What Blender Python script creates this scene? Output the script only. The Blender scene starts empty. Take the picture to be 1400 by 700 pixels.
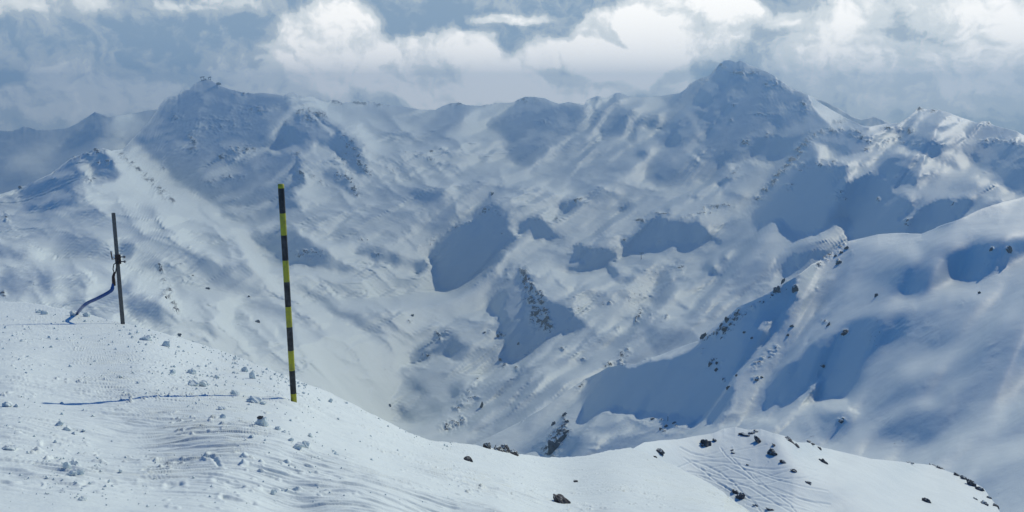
import bpy, bmesh, math, random
import numpy as np
from mathutils import Vector, Matrix, Euler

# ------------------------------------------------------------------ camera, world, sun, exposure
SC = bpy.context.scene
COL = SC.collection
R = math.radians
CAMZ = 1.7
FPX, PITCH = 1165.0, R(10.5)
SUN_AZ, SUN_EL = R(42), R(35)          # azimuth clockwise from the view direction (+Y)
EXPO = -0.77
SUN_E, SKY_S = 4.9, 0.09

cam = bpy.data.cameras.new('camera')
camo = bpy.data.objects.new('camera', cam); COL.objects.link(camo)
cam.sensor_width = 36.0; cam.lens = 36.0*FPX/1400.0
cam.clip_start = 0.1; cam.clip_end = 60000
camo.location = (0, 0, CAMZ); camo.rotation_euler = (R(90)-PITCH, 0, 0)
SC.camera = camo
SC.view_settings.view_transform = 'Standard'; SC.view_settings.look = 'None'
SC.view_settings.exposure = EXPO; SC.view_settings.gamma = 1
cy = SC.cycles
cy.max_bounces = 5; cy.diffuse_bounces = 1; cy.glossy_bounces = 2; cy.volume_bounces = 0; cy.transmission_bounces = 2
cy.use_denoising = True
cy.caustics_reflective = False; cy.caustics_refractive = False

def rays(px, py):
    px = np.asarray(px, float); py = np.asarray(py, float)
    a = (px-700)/FPX; b = -(py-350)/FPX
    c, s = math.cos(PITCH), math.sin(PITCH)
    x = a; y = c+b*s; z = -s+b*c
    h = np.sqrt(x*x+y*y)
    return np.stack([x/h, y/h, z/h], -1)
def azel(px, py):
    r = rays(px, py); return math.atan2(r[0], r[1])*FPX, math.atan(r[2])*FPX

class NT:                                   # tiny node-graph helper
    def __init__(s, tree): s.t = tree; s.n = tree.nodes; s.l = tree.links
    def new(s, typ, **kw):
        n = s.n.new(typ)
        for k, v in kw.items(): setattr(n, k, v)
        return n
    def put(s, sock, v):
        if isinstance(v, bpy.types.NodeSocket): s.l.new(v, sock)
        else: sock.default_value = v
    def m(s, op, a, b=0.0, c=0.0, clamp=False):
        n = s.new('ShaderNodeMath', operation=op, use_clamp=clamp)
        s.put(n.inputs[0], a); s.put(n.inputs[1], b)
        if op in ('MULTIPLY_ADD', 'SMOOTH_MIN', 'SMOOTH_MAX'): s.put(n.inputs[2], c)
        return n.outputs[0]
    def v(s, op, a, b=(0, 0, 0)):
        n = s.new('ShaderNodeVectorMath', operation=op)
        s.put(n.inputs[0], a); s.put(n.inputs[1], b)
        return n.outputs['Value' if op in ('LENGTH', 'DOT_PRODUCT') else 'Vector']
    def xyz(s, x, y, z):
        n = s.new('ShaderNodeCombineXYZ'); s.put(n.inputs[0], x); s.put(n.inputs[1], y); s.put(n.inputs[2], z); return n.outputs[0]
    def noise(s, vec, scale, detail=4, rough=.5, dist=0.0, out='Fac'):
        n = s.new('ShaderNodeTexNoise'); s.put(n.inputs['Vector'], vec)
        n.inputs['Scale'].default_value = scale; n.inputs['Detail'].default_value = detail
        n.inputs['Roughness'].default_value = rough; n.inputs['Distortion'].default_value = dist
        return n.outputs[out]
    def ramp(s, v, a, b, lo=0.0, hi=1.0, smooth=True):
        n = s.new('ShaderNodeMapRange', interpolation_type='SMOOTHSTEP' if smooth else 'LINEAR')
        s.put(n.inputs['Value'], v); s.put(n.inputs['From Min'], a); s.put(n.inputs['From Max'], b)
        s.put(n.inputs['To Min'], lo); s.put(n.inputs['To Max'], hi); return n.outputs['Result']
    def mix(s, f, a, b):
        n = s.new('ShaderNodeMix', data_type='RGBA'); s.put(n.inputs[0], f)
        for i, c in ((6, a), (7, b)):
            if isinstance(c, tuple): n.inputs[i].default_value = c+(1,) if len(c) == 3 else c
            else: s.l.new(c, n.inputs[i])
        return n.outputs[2]

def make_world():
    w = bpy.data.worlds.new('World'); SC.world = w; w.use_nodes = True
    t = NT(w.node_tree); t.n.clear()
    sky = t.new('ShaderNodeTexSky', sky_type='NISHITA'); sky.sun_disc = False
    sky.sun_elevation = SUN_EL; sky.sun_rotation = SUN_AZ; sky.altitude = 2500
    sky.air_density = 1.0; sky.dust_density = 0.0; sky.ozone_density = 3.0
    d = t.v('NORMALIZE', t.new('ShaderNodeTexCoord').outputs['Generated'])
    sp = t.new('ShaderNodeSeparateXYZ'); t.l.new(d, sp.inputs[0])
    u = t.m('MULTIPLY', t.m('ARCTAN2', sp.outputs[0], sp.outputs[1]), FPX)
    v = t.m('MULTIPLY', t.m('ARCSINE', sp.outputs[2]), FPX)
    p0 = t.xyz(u, v, 0.0)
    # domain warp: billows in the cloud outlines
    wn = t.noise(p0, .0125, 7, .57, 0, 'Color'); wv = t.v('MULTIPLY', t.v('SUBTRACT', wn, (.5, .5, .5)), (85, 62, 0))
    p = t.v('ADD', p0, wv)
    #          px   py   rx   ry  weight soft   (bright cumulus masses +, dark gaps and cloud bellies -)
    blobs = CLOUDS
    total = None
    for (cx, cyy, rx, ry, wt, soft) in blobs:
        a, e = azel(cx, cyy)
        q = t.v('MULTIPLY', t.v('SUBTRACT', p, (a, e, 0)), (1/rx, 1/ry, 0))
        b = t.m('MULTIPLY', t.ramp(t.v('LENGTH', q), 1.0, 1.0-soft, 0, 1), wt)
        total = b if total is None else t.m('ADD', total, b)
    # relief inside the clouds, lit from the sun's side (upper right)
    f1 = t.noise(p, .016, 8, .62); f2 = t.noise(t.v('ADD', p, (7, 7, 0)), .016, 8, .62)
    g1 = t.noise(t.v('ADD', p0, (900, 30, 0)), .0095, 6, .58)
    rel = t.m('MULTIPLY', t.m('SUBTRACT', f1, f2), 1.7)
    lum = t.m('ADD', t.m('ADD', t.m('ADD', total, .10), rel), t.m('MULTIPLY', t.m('SUBTRACT', g1, .5), .62))
    cr = t.new('ShaderNodeValToRGB'); cr.color_ramp.interpolation = 'EASE'
    el = cr.color_ramp.elements
    el[0].position = 0.0; el[0].color = (.19, .27, .36, 1)
    el[1].position = 1.0; el[1].color = (.88, .865, .83, 1)
    for pos, c in ((.3, (.325, .385, .435)), (.6, (.57, .605, .61))):
        k = el.new(pos); k.color = c+(1,)
    t.l.new(lum, cr.inputs[0])
    gain = 1.5*(2.0**-EXPO)/SKY_S
    cloud = t.v('MULTIPLY', cr.outputs[0], (gain, gain, gain))
    m_el = t.ramp(v, 300, 150); m_az = t.ramp(t.m('ABSOLUTE', t.m('SUBTRACT', u, 150)), 1500, 1000)
    mask = t.m('MULTIPLY', m_el, m_az)
    colr = t.mix(mask, t.v('MULTIPLY', sky.outputs[0], (.13, 1.13, 2.12)), cloud)
    bg = t.new('ShaderNodeBackground'); t.l.new(colr, bg.inputs[0]); bg.inputs[1].default_value = SKY_S
    out = t.new('ShaderNodeOutputWorld'); t.l.new(bg.outputs[0], out.inputs[0])
    w.cycles.sampling_method = 'MANUAL'; w.cycles.sample_map_resolution = 512

CLOUDS = [
 (60, 8, 130, 26, .5, .8), (60, 130, 190, 62, .40, .7), (240, 60, 170, 45, -.06, .8), (12, 106, 34, 16, -.5, .7), (270, 5, 110, 18, .4, .8),
 (230, 140, 150, 40, .26, .8), (330, 110, 90, 50, .32, .8), (650, 140, 480, 46, .36, .9),
 (450, 60, 92, 72, .62, .36), (470, 25, 55, 45, .25, .8), (430, 110, 120, 60, .25, .7),
 (600, 98, 112, 58, .56, .22), (560, 70, 66, 28, .22, .6), (640, 66, 46, 30, .26, .6), (600, 125, 60, 34, -.05, .9),
 (600, 22, 110, 26, -.10, .8), (690, 28, 70, 13, .66, .7), (745, 27, 28, 11, .2, .8), (690, 105, 75, 60, .34, .95),
 (782, 104, 114, 50, .56, .22), (850, 60, 82, 58, .60, .24), (745, 70, 38, 26, .3, .6), (800, 118, 70, 28, -.12, .9),
 (940, 30, 110, 62, .62, .34), (905, 95, 70, 50, .4, .7), (925, 115, 40, 25, .3, .8), (985, 5, 80, 25, .25, .8),
 (1075, 75, 95, 95, .2, .8), (1065, 30, 34, 18, .4, .7), (1010, 18, 40, 20, .36, .7),
 (1250, 60, 190, 120, .48, .5), (1160, 25, 40, 50, .2, .8), (1380, 110, 120, 90, .28, .7), (1300, 45, 70, 25, -.2, .9), (1200, 110, 70, 60, .1, .8), (1390, 20, 120, 40, .3, .8), (1215, 40, 40, 16, -.2, .9),
 (1330, 95, 60, 24, -.16, .9), (1080, 110, 80, 40, .12, .8), (1400, 130, 400, 130, .12, .6)]
make_world()

sun = bpy.data.lights.new('sun', 'SUN'); suno = bpy.data.objects.new('sun', sun); COL.objects.link(suno)
sun.energy = SUN_E; sun.angle = R(.5); sun.color = (1.0, .93, .74)
sd = Vector((math.sin(SUN_AZ)*math.cos(SUN_EL), math.cos(SUN_AZ)*math.cos(SUN_EL), math.sin(SUN_EL)))
suno.rotation_euler = sd.to_track_quat('Z', 'Y').to_euler(); suno.location = (300, 150, 400)

# ------------------------------------------------------------------ terrain relief
# Crest lines (bearing, elevation) and survey points (bearing, elevation, distance in metres) of each terrain sheet.
SKYLINE = [(-40,275),(0,266),(25,258),(70,237),(95,217),(110,211),(125,207),(140,202),(152,206),(168,204),(180,190),(200,170),(220,143),(226,136),(232,132),(243,131),(248,124),(260,122),(266,115),(273,111),(280,109),(290,110),(300,117),(312,121),(330,126),(345,128),(360,127),(380,129),(388,131),(394,127),(402,126),(408,131),(415,133),(425,131),(435,136),(448,140),(455,138),(461,137),(468,141),(482,140),(489,137),(496,141),(505,139),(517,142),(530,144),(545,144),(560,147),(575,150),(595,150),(605,145),(617,141),(627,141),(640,144),(657,145),(668,143),(690,141),(703,140),(709,136),(720,132),(735,133),(745,134),(753,138),(765,142),(778,139),(790,142),(799,143),(803,136),(811,133),(817,131),(824,133),(830,134),(838,130),(842,127),(848,127),(858,131),(875,133),(890,132),(905,131),(930,127),(937,122),(944,114),(957,108),(970,103),(976,96),(983,89),(990,83),(997,82),(1004,84),(1007,85),(1012,82),(1025,89),(1040,95),(1060,104),(1063,108),(1075,116),(1085,123),(1098,127),(1110,133),(1125,143),(1140,152),(1160,163),(1180,172),(1190,173),(1210,169),(1230,168),(1240,162),(1250,153),(1257,146),(1262,149),(1270,149),(1285,151),(1300,155),(1312,160),(1325,164),(1335,168),(1342,166),(1350,166),(1360,172),(1372,175),(1390,180),(1400,185),(1440,200)]
CREST3 = [(560,668),(580,655),(620,622),(660,602),(700,582),(740,560),(780,532),(800,519),(830,503),(850,498),(870,498),(890,489),(905,484),(930,474),(955,466),(965,456),(975,447),(990,437),(1000,429),(1010,419),(1030,411),(1050,401),(1065,392),(1080,383),(1095,374),(1110,361),(1120,356),(1130,350),(1145,339),(1160,330),(1175,326),(1200,320),(1230,318),(1260,319),(1280,311),(1310,300),(1340,286),(1360,280),(1400,268),(1440,262)]
KNOLL = [(820,645),(840,629),(865,614),(880,605),(900,602),(925,601),(940,598),(955,595),(975,592),(990,586),(1005,584),(1022,588),(1040,587),(1055,592),(1075,597),(1090,605),(1110,606),(1125,612),(1145,616),(1190,627),(1240,632),(1275,636),(1295,644),(1320,652),(1345,668),(1360,688),(1370,705),(1400,730),(1440,760)]
FLC = [(-40,176),(0,178),(18,178),(32,172),(52,178),(90,175),(106,168),(130,153),(148,159),(170,157),(200,151),(240,147),(280,142)]
FRC = [(1060,112),(1090,124),(1130,139),(1150,149),(1165,159),(1178,163),(1195,158),(1210,165),(1230,172),(1260,178)]
FARP = [(250,122,6800),(283,109,6900),(345,128,6900),(390,131,7000),(180,190,5300),(168,204,4700),(300,284,4450),(215,236,4450),(240,260,4350),(300,200,6000),(350,200,5900),(330,260,5300),(415,152,5200),(400,230,4700),(390,290,4300),(500,235,4700),(450,250,4400),(440,300,4000),(480,365,3500),(360,315,4200),(465,185,5000),(430,205,4800),(560,255,5000),(600,285,4700),(600,200,6300),(600,150,8000),(500,143,7600),(450,140,7400),(500,180,6300),(540,220,5600),(725,133,7200),(730,228,5600),(690,215,5700),(665,145,7600),(775,143,7300),(842,127,7000),(850,190,6000),(900,132,6800),(1005,82,6000),(940,240,4700),(1050,222,4800),(1060,104,5800),(1110,134,5600),(1140,178,4900),(1160,163,5000),(1100,192,3650),(930,128,6300),(800,190,6000),(1000,170,5350),(1000,226,4500),(993,240,4450),(950,270,4300),(900,288,4150),(880,260,4600),(740,250,5300),(640,240,5500),(675,266,4300),(620,318,4050),(590,347,3800),(613,403,3400),(700,335,3900),(655,380,3500),(765,330,3950),(700,292,4350),(780,275,4600),(850,280,4400),(560,205,5900),(900,292,4000),(900,341,3750),(990,334,3650),(810,334,3650),(810,374,3400),(713,362,3100),(665,420,2850),(700,497,2400),(803,447,2750),(770,400,3000),(850,400,3000),(900,376,3050),(905,417,2750),(980,365,3100),(960,430,2500),(900,428,2550),(885,485,2100),(850,450,2450),(780,500,2100),(700,520,2200),(640,470,2650),(605,450,2800),(600,486,2550),(600,497,2600),(560,500,2750),(560,450,3100),(580,420,3300),(560,560,2350),(620,600,1950),(650,570,2050),(720,560,1850),(780,530,1700),(1033,275,3150),(1030,313,2900),(1072,235,3300),(1084,210,3450),(1172,174,3550),(1200,172,3500),(1255,146,3250),(1200,200,3100),(1400,185,2500),(1440,200,2300),(1160,245,2950),(1250,212,2800),(1250,258,2550),(1345,193,2450),(1390,268,1950),(1300,270,2150),(1160,305,2500),(1160,328,2300),(1100,320,2600),(1240,320,2000),(1300,305,1800),(1400,285,1600),(1100,345,2350),(1030,390,2500),(1000,450,2200),(1200,400,1900),(1400,400,1300),(1000,640,1500),(1200,640,1300),(1440,640,800),(800,640,1500),(-40,275,3600),(0,266,3550),(70,237,3700),(140,202,3900),(200,243,3950),(240,278,3850),(180,230,3900),(300,310,3650),(40,292,3100),(100,287,3250),(-40,310,2550),(0,310,2700),(100,310,2900),(200,310,3150),(-40,350,2050),(0,350,2200),(100,350,2400),(200,350,2650),(300,350,3080),(400,350,3500),(-40,400,1550),(0,400,1700),(100,400,1900),(200,400,2120),(300,400,2500),(400,400,2900),(520,400,3250),(0,440,1400),(200,440,1750),(300,440,2080),(400,440,2450),(470,440,2680),(530,440,2950),(0,500,1000),(200,500,1350),(300,500,1650),(400,500,2000),(500,500,2420),(545,500,2700),(500,540,2180),(545,550,2330),(0,640,600),(300,640,950),(560,640,1800),(337,326,3550),(400,312,3950),(400,370,3250),(450,366,3400),(540,350,3800),(588,362,3650),(500,340,3850),(500,300,4250),(550,320,4150)]
MIDP = [(560,668,1650),(620,622,1550),(700,582,1550),(780,532,1480),(830,503,1420),(890,489,1400),(960,462,1340),(1010,419,1340),(1080,383,1330),(1120,356,1310),(1160,330,1300),(1230,318,1250),(1310,300,1250),(1400,268,1300),(1440,262,1300),(800,578,1200),(850,560,1180),(920,567,1050),(985,582,900),(880,595,950),(800,617,1080),(750,640,1200),(850,625,950),(980,600,800),(1090,410,1200),(1060,500,1010),(1020,575,850),(1160,437,1060),(1240,431,1020),(1120,548,820),(1155,549,800),(1125,553,790),(1150,603,650),(1100,600,700),(1250,445,1000),(1200,500,900),(1240,412,1060),(1240,350,1200),(1300,336,1180),(1350,322,1180),(1400,316,1150),(1340,393,1000),(1400,357,1000),(1300,400,1010),(1300,485,850),(1400,430,880),(1400,500,730),(1300,535,760),(1260,607,640),(1330,600,620),(1400,600,560),(1440,660,450),(1300,640,560),(1200,620,610),(1200,665,550),(1000,665,650),(700,665,1250)]
KNOLL_POINTS = [(820,645,100),(865,614,112),(900,602,122),(940,598,128),(1005,584,136),(1075,597,134),(940,650,118),(1000,690,112),(1000,640,122),(1050,640,123),(1100,650,122),(1100,690,114),(1140,700,116),(1150,650,130),(1145,616,152),(1200,660,138),(1275,636,185),(1300,700,140),(1360,690,165),(1400,730,150),(1440,760,140),(820,800,92),(1100,800,84),(1440,800,100)]
FLP = [(-40,174,9500),(50,178,9500),(130,153,8600),(222,148,9800),(280,140,9800),(0,260,6000),(60,200,7600),(130,205,6600),(200,205,7200),(100,175,8700),(-40,320,5000),(280,320,6000),(130,320,5200)]
FRP = [(1060,112,7500),(1130,139,7500),(1195,158,7500),(1260,178,7500),(1060,220,6000),(1260,220,6000)]
SPEC = {'far': (SKYLINE, 640, -40, 1440), 'mid': (CREST3, 740, 600, 1440), 'knoll': (KNOLL, 800, 820, 1440),
        'fl': (FLC, 320, -40, 280), 'fr': (FRC, 220, 1060, 1260)}
def crest_at(c, px):
    c = np.array(c, float); return np.interp(px, c[:, 0], c[:, 1])
def cub(q, x, ax):
    q = np.moveaxis(q, ax, 0); n = q.shape[0]; i = np.clip(x.astype(int), 0, n-2); f = (x-i)[:, None]
    g = lambda k: q[np.clip(k, 0, n-1)]
    p0, p1, p2, p3 = g(i-1), g(i), g(i+1), g(i+2)
    p0 = np.where((i == 0)[:, None], 2*p1-p2, p0); p3 = np.where((i == n-2)[:, None], 2*p2-p1, p3)
    o = .5*(2*p1+(p2-p0)*f+(2*p0-5*p1+4*p2-p3)*f*f+(3*p1-p0-3*p2+p3)*f**3)
    return np.moveaxis(o, 0, ax)
# ---- numpy gradient noise
_rng = np.random.RandomState(7); _perm = _rng.permutation(512); _perm = np.concatenate([_perm, _perm, _perm])
_ga = _rng.rand(512)*2*np.pi; _gx, _gy = np.cos(_ga), np.sin(_ga)
def gnoise(x, y):
    xi = np.floor(x).astype(np.int64); yi = np.floor(y).astype(np.int64); fx = x-xi; fy = y-yi
    u = fx*fx*fx*(fx*(fx*6-15)+10); v = fy*fy*fy*(fy*(fy*6-15)+10)
    def g(a, b, dx, dy):
        h = _perm[_perm[(xi+a) & 511]+((yi+b) & 511)]; return _gx[h]*dx+_gy[h]*dy
    n0 = g(0, 0, fx, fy); n1 = g(1, 0, fx-1, fy); n2 = g(0, 1, fx, fy-1); n3 = g(1, 1, fx-1, fy-1)
    return 1.4*((n0*(1-u)+n1*u)*(1-v)+(n2*(1-u)+n3*u)*v)
def fbm(x, y, lam, octs, gain=.5, lac=2.03):
    o = 0; a = 1.0
    for k in range(octs):
        f = lac**k/lam; o = o+a*gnoise(x*f+17.3*k, y*f-9.1*k); a *= gain
    return o
def ridged(x, y, lam, octs, gain=.5):
    o = 0; a = 1.0
    for k in range(octs):
        f = 2.1**k/lam; o = o+a*(1-2*np.abs(gnoise(x*f+5.7*k, y*f+3.3*k))); a *= gain
    return o

W,H=1480,830; OX=40
def gblur(a,s):
    if s<=0.3: return a
    r=int(3*s+1); k=np.exp(-0.5*(np.arange(-r,r+1)/s)**2); k/=k.sum()
    b=np.pad(a,((r,r),(r,r)),mode='edge')
    b=np.apply_along_axis(lambda v:np.convolve(v,k,'valid'),0,b)
    return np.apply_along_axis(lambda v:np.convolve(v,k,'valid'),1,b)
def pmask(pts,ss=1):
    pts=np.array(pts,float)
    x0=max(int(pts[:,0].min())-2,-OX);x1=min(int(pts[:,0].max())+3,W-OX)
    y0=max(int(pts[:,1].min())-2,0);y1=min(int(pts[:,1].max())+3,H)
    X,Y=np.meshgrid(np.arange(x0,x1)+.5,np.arange(y0,y1)+.5)
    ins=np.zeros(X.shape,bool); n=len(pts)
    for i in range(n):
        a=pts[i];b=pts[(i+1)%n]
        if a[1]==b[1]: continue
        c=((a[1]>Y)!=(b[1]>Y))&(X<(b[0]-a[0])*(Y-a[1])/(b[1]-a[1])+a[0])
        ins^=c
    return ins.astype(float),x0,y0
def paint(T,val,sig,pts):
    m,x0,y0=pmask(pts)
    p=int(3*sig+2); m=np.pad(m,p); m=gblur(m,sig)
    x0-=p;y0-=p
    h,w=m.shape
    a0=max(0,-y0);a1=min(h,H-y0);b0=max(0,-(x0+OX));b1=min(w,W-OX-x0)
    s=T[y0+a0:y0+a1,x0+OX+b0:x0+OX+b1]; mm=m[a0:a1,b0:b1]
    s[:]=s*(1-mm)+val*mm
def line(T,val,w,pts,sig=None):
    """soft stroke"""
    pts=np.array(pts,float)
    x0=max(int(pts[:,0].min()-3*w),-OX);x1=min(int(pts[:,0].max()+3*w)+1,W-OX)
    y0=max(int(pts[:,1].min()-3*w),0);y1=min(int(pts[:,1].max()+3*w)+1,H)
    X,Y=np.meshgrid(np.arange(x0,x1)+.5,np.arange(y0,y1)+.5)
    d=np.full(X.shape,1e9)
    for a,b in zip(pts[:-1],pts[1:]):
        v=b-a; t=np.clip(((X-a[0])*v[0]+(Y-a[1])*v[1])/(v@v+1e-9),0,1)
        d=np.minimum(d,np.hypot(X-a[0]-t*v[0],Y-a[1]-t*v[1]))
    m=np.exp(-(d/w)**2)
    s=T[y0:y1,x0+OX:x1+OX]; s[:]=s*(1-m)+val*m
def crest_strokes(T,zones,start):
    """wind-built crests: bright on the upper side, a sharp edge, shade that fades out below"""
    gen=np.random.RandomState(start)
    for (x0,x1,y0,y1,n,ang,jit,len0,len1,wid0,wid1,a0,a1) in zones:
        for k in range(n):
            cx=gen.uniform(x0,x1); cy=gen.uniform(y0,y1); th=np.radians(ang+gen.normal()*jit)
            ln=gen.uniform(len0,len1); wd=gen.uniform(wid0,wid1)*(.6+.6*ln/len1); am=gen.uniform(a0,a1); bend=gen.normal()*.004; wob=gen.uniform(0,6.3); lit=gen.uniform(.05,.16)
            R=int(ln*.62+wd*4)+3
            a=max(int(cx)-R+OX,0);b=min(int(cx)+R+OX,W);c=max(int(cy)-R,0);d=min(int(cy)+R,H)
            if b-a<4 or d-c<4: continue
            X,Y=np.meshgrid(np.arange(a,b)-OX+.5-cx,np.arange(c,d)+.5-cy)
            s=X*np.cos(th)+Y*np.sin(th); q=-X*np.sin(th)+Y*np.cos(th)
            q=q+abs(bend)*s*s*(1 if abs(ang)<12 else np.sign(bend))*1.0+.05*ln*np.sin(s/ln*5+wob)
            win=np.clip(1-(np.abs(s)/(ln*.5))**2,0,1)**.8
            dark=am*win*np.exp(-np.maximum(q,0)/wd)*np.clip(q/1.6+.5,0,1)
            br=lit*win*np.exp(np.minimum(q,0)/(wd*.7))*np.clip(.5-q/1.6,0,1)
            v=T[c:d,a:b]; keep=np.clip((v-.08)/.2,0,1)
            v[:]=v*(1-dark*keep)+br*keep
def relief_far():
    T=np.full((H,W),.48)
    P=lambda v,s,*p:paint(T,v,s,p); Ln=lambda v,w,*p:line(T,v,w,p)
    P(.6,40,(-100,250),(200,200),(420,260),(560,440),(480,640),(-100,640))
    # broad zones
    P(.56,15,(420,240),(560,300),(620,330),(600,400),(560,450),(480,400),(400,330))
    P(.58,12,(880,255),(1040,255),(1020,300),(960,300),(880,290))
    P(.57,10,(680,320),(780,320),(860,345),(900,380),(880,420),(760,420),(740,380))
    P(.36,14,(440,145),(600,145),(660,150),(640,180),(560,190),(470,190))
    P(.42,14,(580,180),(690,178),(700,230),(600,235))
    P(.55,8,(150,205),(180,208),(220,240),(300,290),(340,325),(300,320),(230,280),(180,250))
    # left summit face
    P(.10,4,(195,180),(222,142),(250,122),(262,115),(275,106),(290,108),(300,115),(320,123),(345,125),(370,126),(392,129),(402,142),(410,152),(385,165),(365,182),(395,200),(410,205),(400,232),(395,250),(380,290),(360,308),(322,300),(300,284),(260,261),(230,246),(215,236),(180,205),(165,208))
    P(.3,5,(395,135),(415,130),(430,140),(425,150),(410,148))
    Ln(.55,3,(322,219),(345,208),(365,206),(380,208))
    P(.42,4,(275,238),(300,227),(315,231),(332,236),(310,241),(297,245),(285,240))
    Ln(.26,4,(300,273),(340,262),(370,248),(398,227))
    Ln(.38,4,(312,290),(350,283),(368,278))
    P(.3,5,(308,285),(335,290),(365,285),(360,300),(335,308),(315,302))
    # peak 2
    P(.05,2,(412,150),(398,160),(385,172),(375,185),(395,200),(410,203),(405,220),(400,235),(395,250),(383,258),(380,290),(400,287),(415,284),(408,275),(402,262),(405,255),(414,248),(416,243),(412,230),(409,215),(422,205),(430,190),(420,180))
    P(.07,2.5,(415,150),(432,156),(446,159),(460,168),(470,180),(482,186),(492,203),(503,226),(506,238),(495,243),(480,232),(468,225),(455,212),(440,203),(428,195),(415,180))
    Ln(.65,2.5,(424,203),(440,213),(460,225),(480,238),(500,250))
    Ln(.6,2,(427,157),(445,172),(455,180))
    P(.08,2,(440,234),(460,235),(470,240),(480,256),(490,266),(480,266),(465,258),(450,250),(442,243))
    # back left shades
    P(.2,5,(540,203),(555,203),(570,208),(590,215),(605,226),(597,230),(580,228),(565,230),(545,235),(530,240),(525,238),(535,225),(530,215))
    P(.14,5,(598,150),(620,143),(637,145),(640,155),(632,165),(620,180),(600,188),(580,182),(572,175),(590,165))
    P(.25,6,(500,150),(560,150),(585,155),(560,165),(520,165))
    Ln(.58,4,(640,165),(655,155),(650,162))
    P(.10,3,(705,145),(718,133),(730,132),(745,136),(752,145),(765,143),(775,143),(797,143),(800,150),(795,165),(797,180),(798,186),(780,190),(765,195),(750,205),(740,218),(730,228),(715,232),(700,222),(697,213),(693,200),(688,190),(685,182),(678,178),(665,175),(672,165),(690,158))
    Ln(.5,2.5,(665,165),(685,156),(703,144))
    P(.08,2.5,(810,132),(818,131),(824,137),(815,145),(812,150),(800,165),(798,182),(810,175),(825,160),(840,150),(850,145),(848,138),(845,130),(836,135),(825,150))
    Ln(.68,3,(820,142),(835,133))
    P(.07,2,(845,150),(867,151),(860,160),(855,175),(850,190),(838,199),(825,198),(823,187),(820,175),(830,165))
    P(.08,2,(868,158),(885,158),(902,154),(902,178),(890,175),(880,172),(872,172),(868,195),(860,206),(855,200),(860,180))
    # big right peak
    P(.095,4,(905,133),(930,127),(945,115),(960,108),(972,100),(976,92),(985,82),(1012,80),(1030,88),(1050,95),(1062,103),(1070,111),(1085,120),(1100,128),(1110,138),(1108,150),(1115,158),(1125,168),(1135,178),(1125,180),(1115,183),(1105,190),(1090,205),(1075,225),(1050,222),(1030,220),(1010,222),(995,232),(980,240),(960,240),(945,235),(930,222),(915,208),(900,195),(895,185),(900,170),(915,160),(932,150),(920,143))
    P(.62,5,(880,133),(905,135),(915,143),(900,152),(882,157))
    Ln(.7,2.5,(880,176),(893,180),(905,180))
    Ln(.28,5,(935,150),(945,170),(962,185)); Ln(.25,4,(920,148),(945,143),(960,150))
    Ln(.3,4,(930,205),(950,195),(962,203)); Ln(.55,3,(880,198),(890,203),(896,208))
    P(.68,2,(1108,148),(1118,144),(1135,150),(1160,165),(1157,173),(1140,179),(1130,170),(1118,160))
    P(.1,5,(885,228),(900,215),(920,205),(945,210),(955,225),(950,240),(940,250),(930,254),(910,255),(895,254),(888,246))
    P(.26,5,(905,210),(930,208),(935,222),(915,225))
    P(.18,4,(957,228),(975,222),(982,235),(968,244),(952,248))
    Ln(.5,3,(940,209),(950,216),(962,222))
    P(.06,1.5,(983,250),(990,242),(1000,239),(1003,248),(993,258))
    P(.1,1.5,(944,268),(950,265),(953,272),(946,275)); P(.12,2,(909,283),(918,282),(919,291),(911,292))
    Ln(.68,4,(1000,227),(1020,224),(1050,224))
    # streak zone
    P(.26,6,(720,238),(750,222),(775,200),(800,190),(830,190),(870,190),(880,205),(850,230),(820,245),(790,249),(760,242))
    Ln(.5,3,(690,233),(740,230),(775,220)); Ln(.52,4,(750,203),(775,190),(800,186)); Ln(.5,3,(780,213),(810,205),(850,190)); Ln(.48,2.5,(790,228),(820,222),(850,212)); Ln(.52,4,(830,200),(850,196),(866,200))
    P(.07,2,(862,210),(870,204),(885,207),(889,212),(880,217),(868,217))
    P(.15,2.5,(833,230),(850,222),(862,219),(866,224),(850,232),(838,234))
    Ln(.6,6,(870,245),(890,270),(860,300),(820,320))
    P(.05,2,(764,278),(772,272),(785,270),(797,275),(801,280),(790,285),(777,294),(770,286))
    P(.13,3,(800,262),(810,257),(825,258),(845,265),(848,270),(835,274),(820,276),(805,276))
    P(.1,1.5,(845,276),(850,272),(860,277),(868,282),(860,287),(845,291))
    P(.25,3,(846,264),(866,260),(862,267),(850,269))
    P(.25,4,(808,322),(820,310),(835,303),(830,312),(815,324))
    P(.03,2,(877,305),(885,297),(895,291),(905,294),(920,299),(935,302),(950,304),(965,314),(985,325),(997,331),(985,339),(975,331),(960,334),(950,336),(935,338),(925,334),(910,339),(900,341),(890,336),(885,341),(870,343),(850,346),(849,330),(855,325),(866,320),(870,312))
    P(.03,2,(782,337),(790,332),(800,334),(812,337),(825,337),(835,341),(844,350),(843,357),(834,361),(845,368),(851,375),(840,381),(832,376),(825,366),(818,369),(810,373),(800,371),(797,377),(785,373),(774,367),(778,358),(790,359),(800,362),(792,355),(780,353),(778,345))
    P(.12,2,(850,378),(858,376),(862,384),(855,388),(849,385))
    P(.32,4,(848,355),(870,350),(890,358),(880,370),(858,366))
    # spur
    P(.02,2,(675,266),(668,272),(655,287),(652,295),(640,304),(630,308),(617,314),(600,329),(589,347),(591,355),(596,370),(600,385),(607,394),(613,403),(625,401),(640,391),(655,381),(668,371),(680,358),(692,345),(700,335),(710,325),(716,319),(705,311),(700,304),(692,297),(690,290),(682,278))
    P(.03,2,(688,294),(706,300),(712,319),(720,321),(728,311),(735,331),(742,330),(750,331),(772,326),(762,318),(752,310),(742,299),(735,294),(725,296),(715,299),(700,298))
    Ln(.5,2,(698,311),(706,314),(714,322))
    P(.06,3,(553,260),(575,256),(600,258),(611,268),(603,276),(590,283),(580,284),(567,276))
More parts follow.
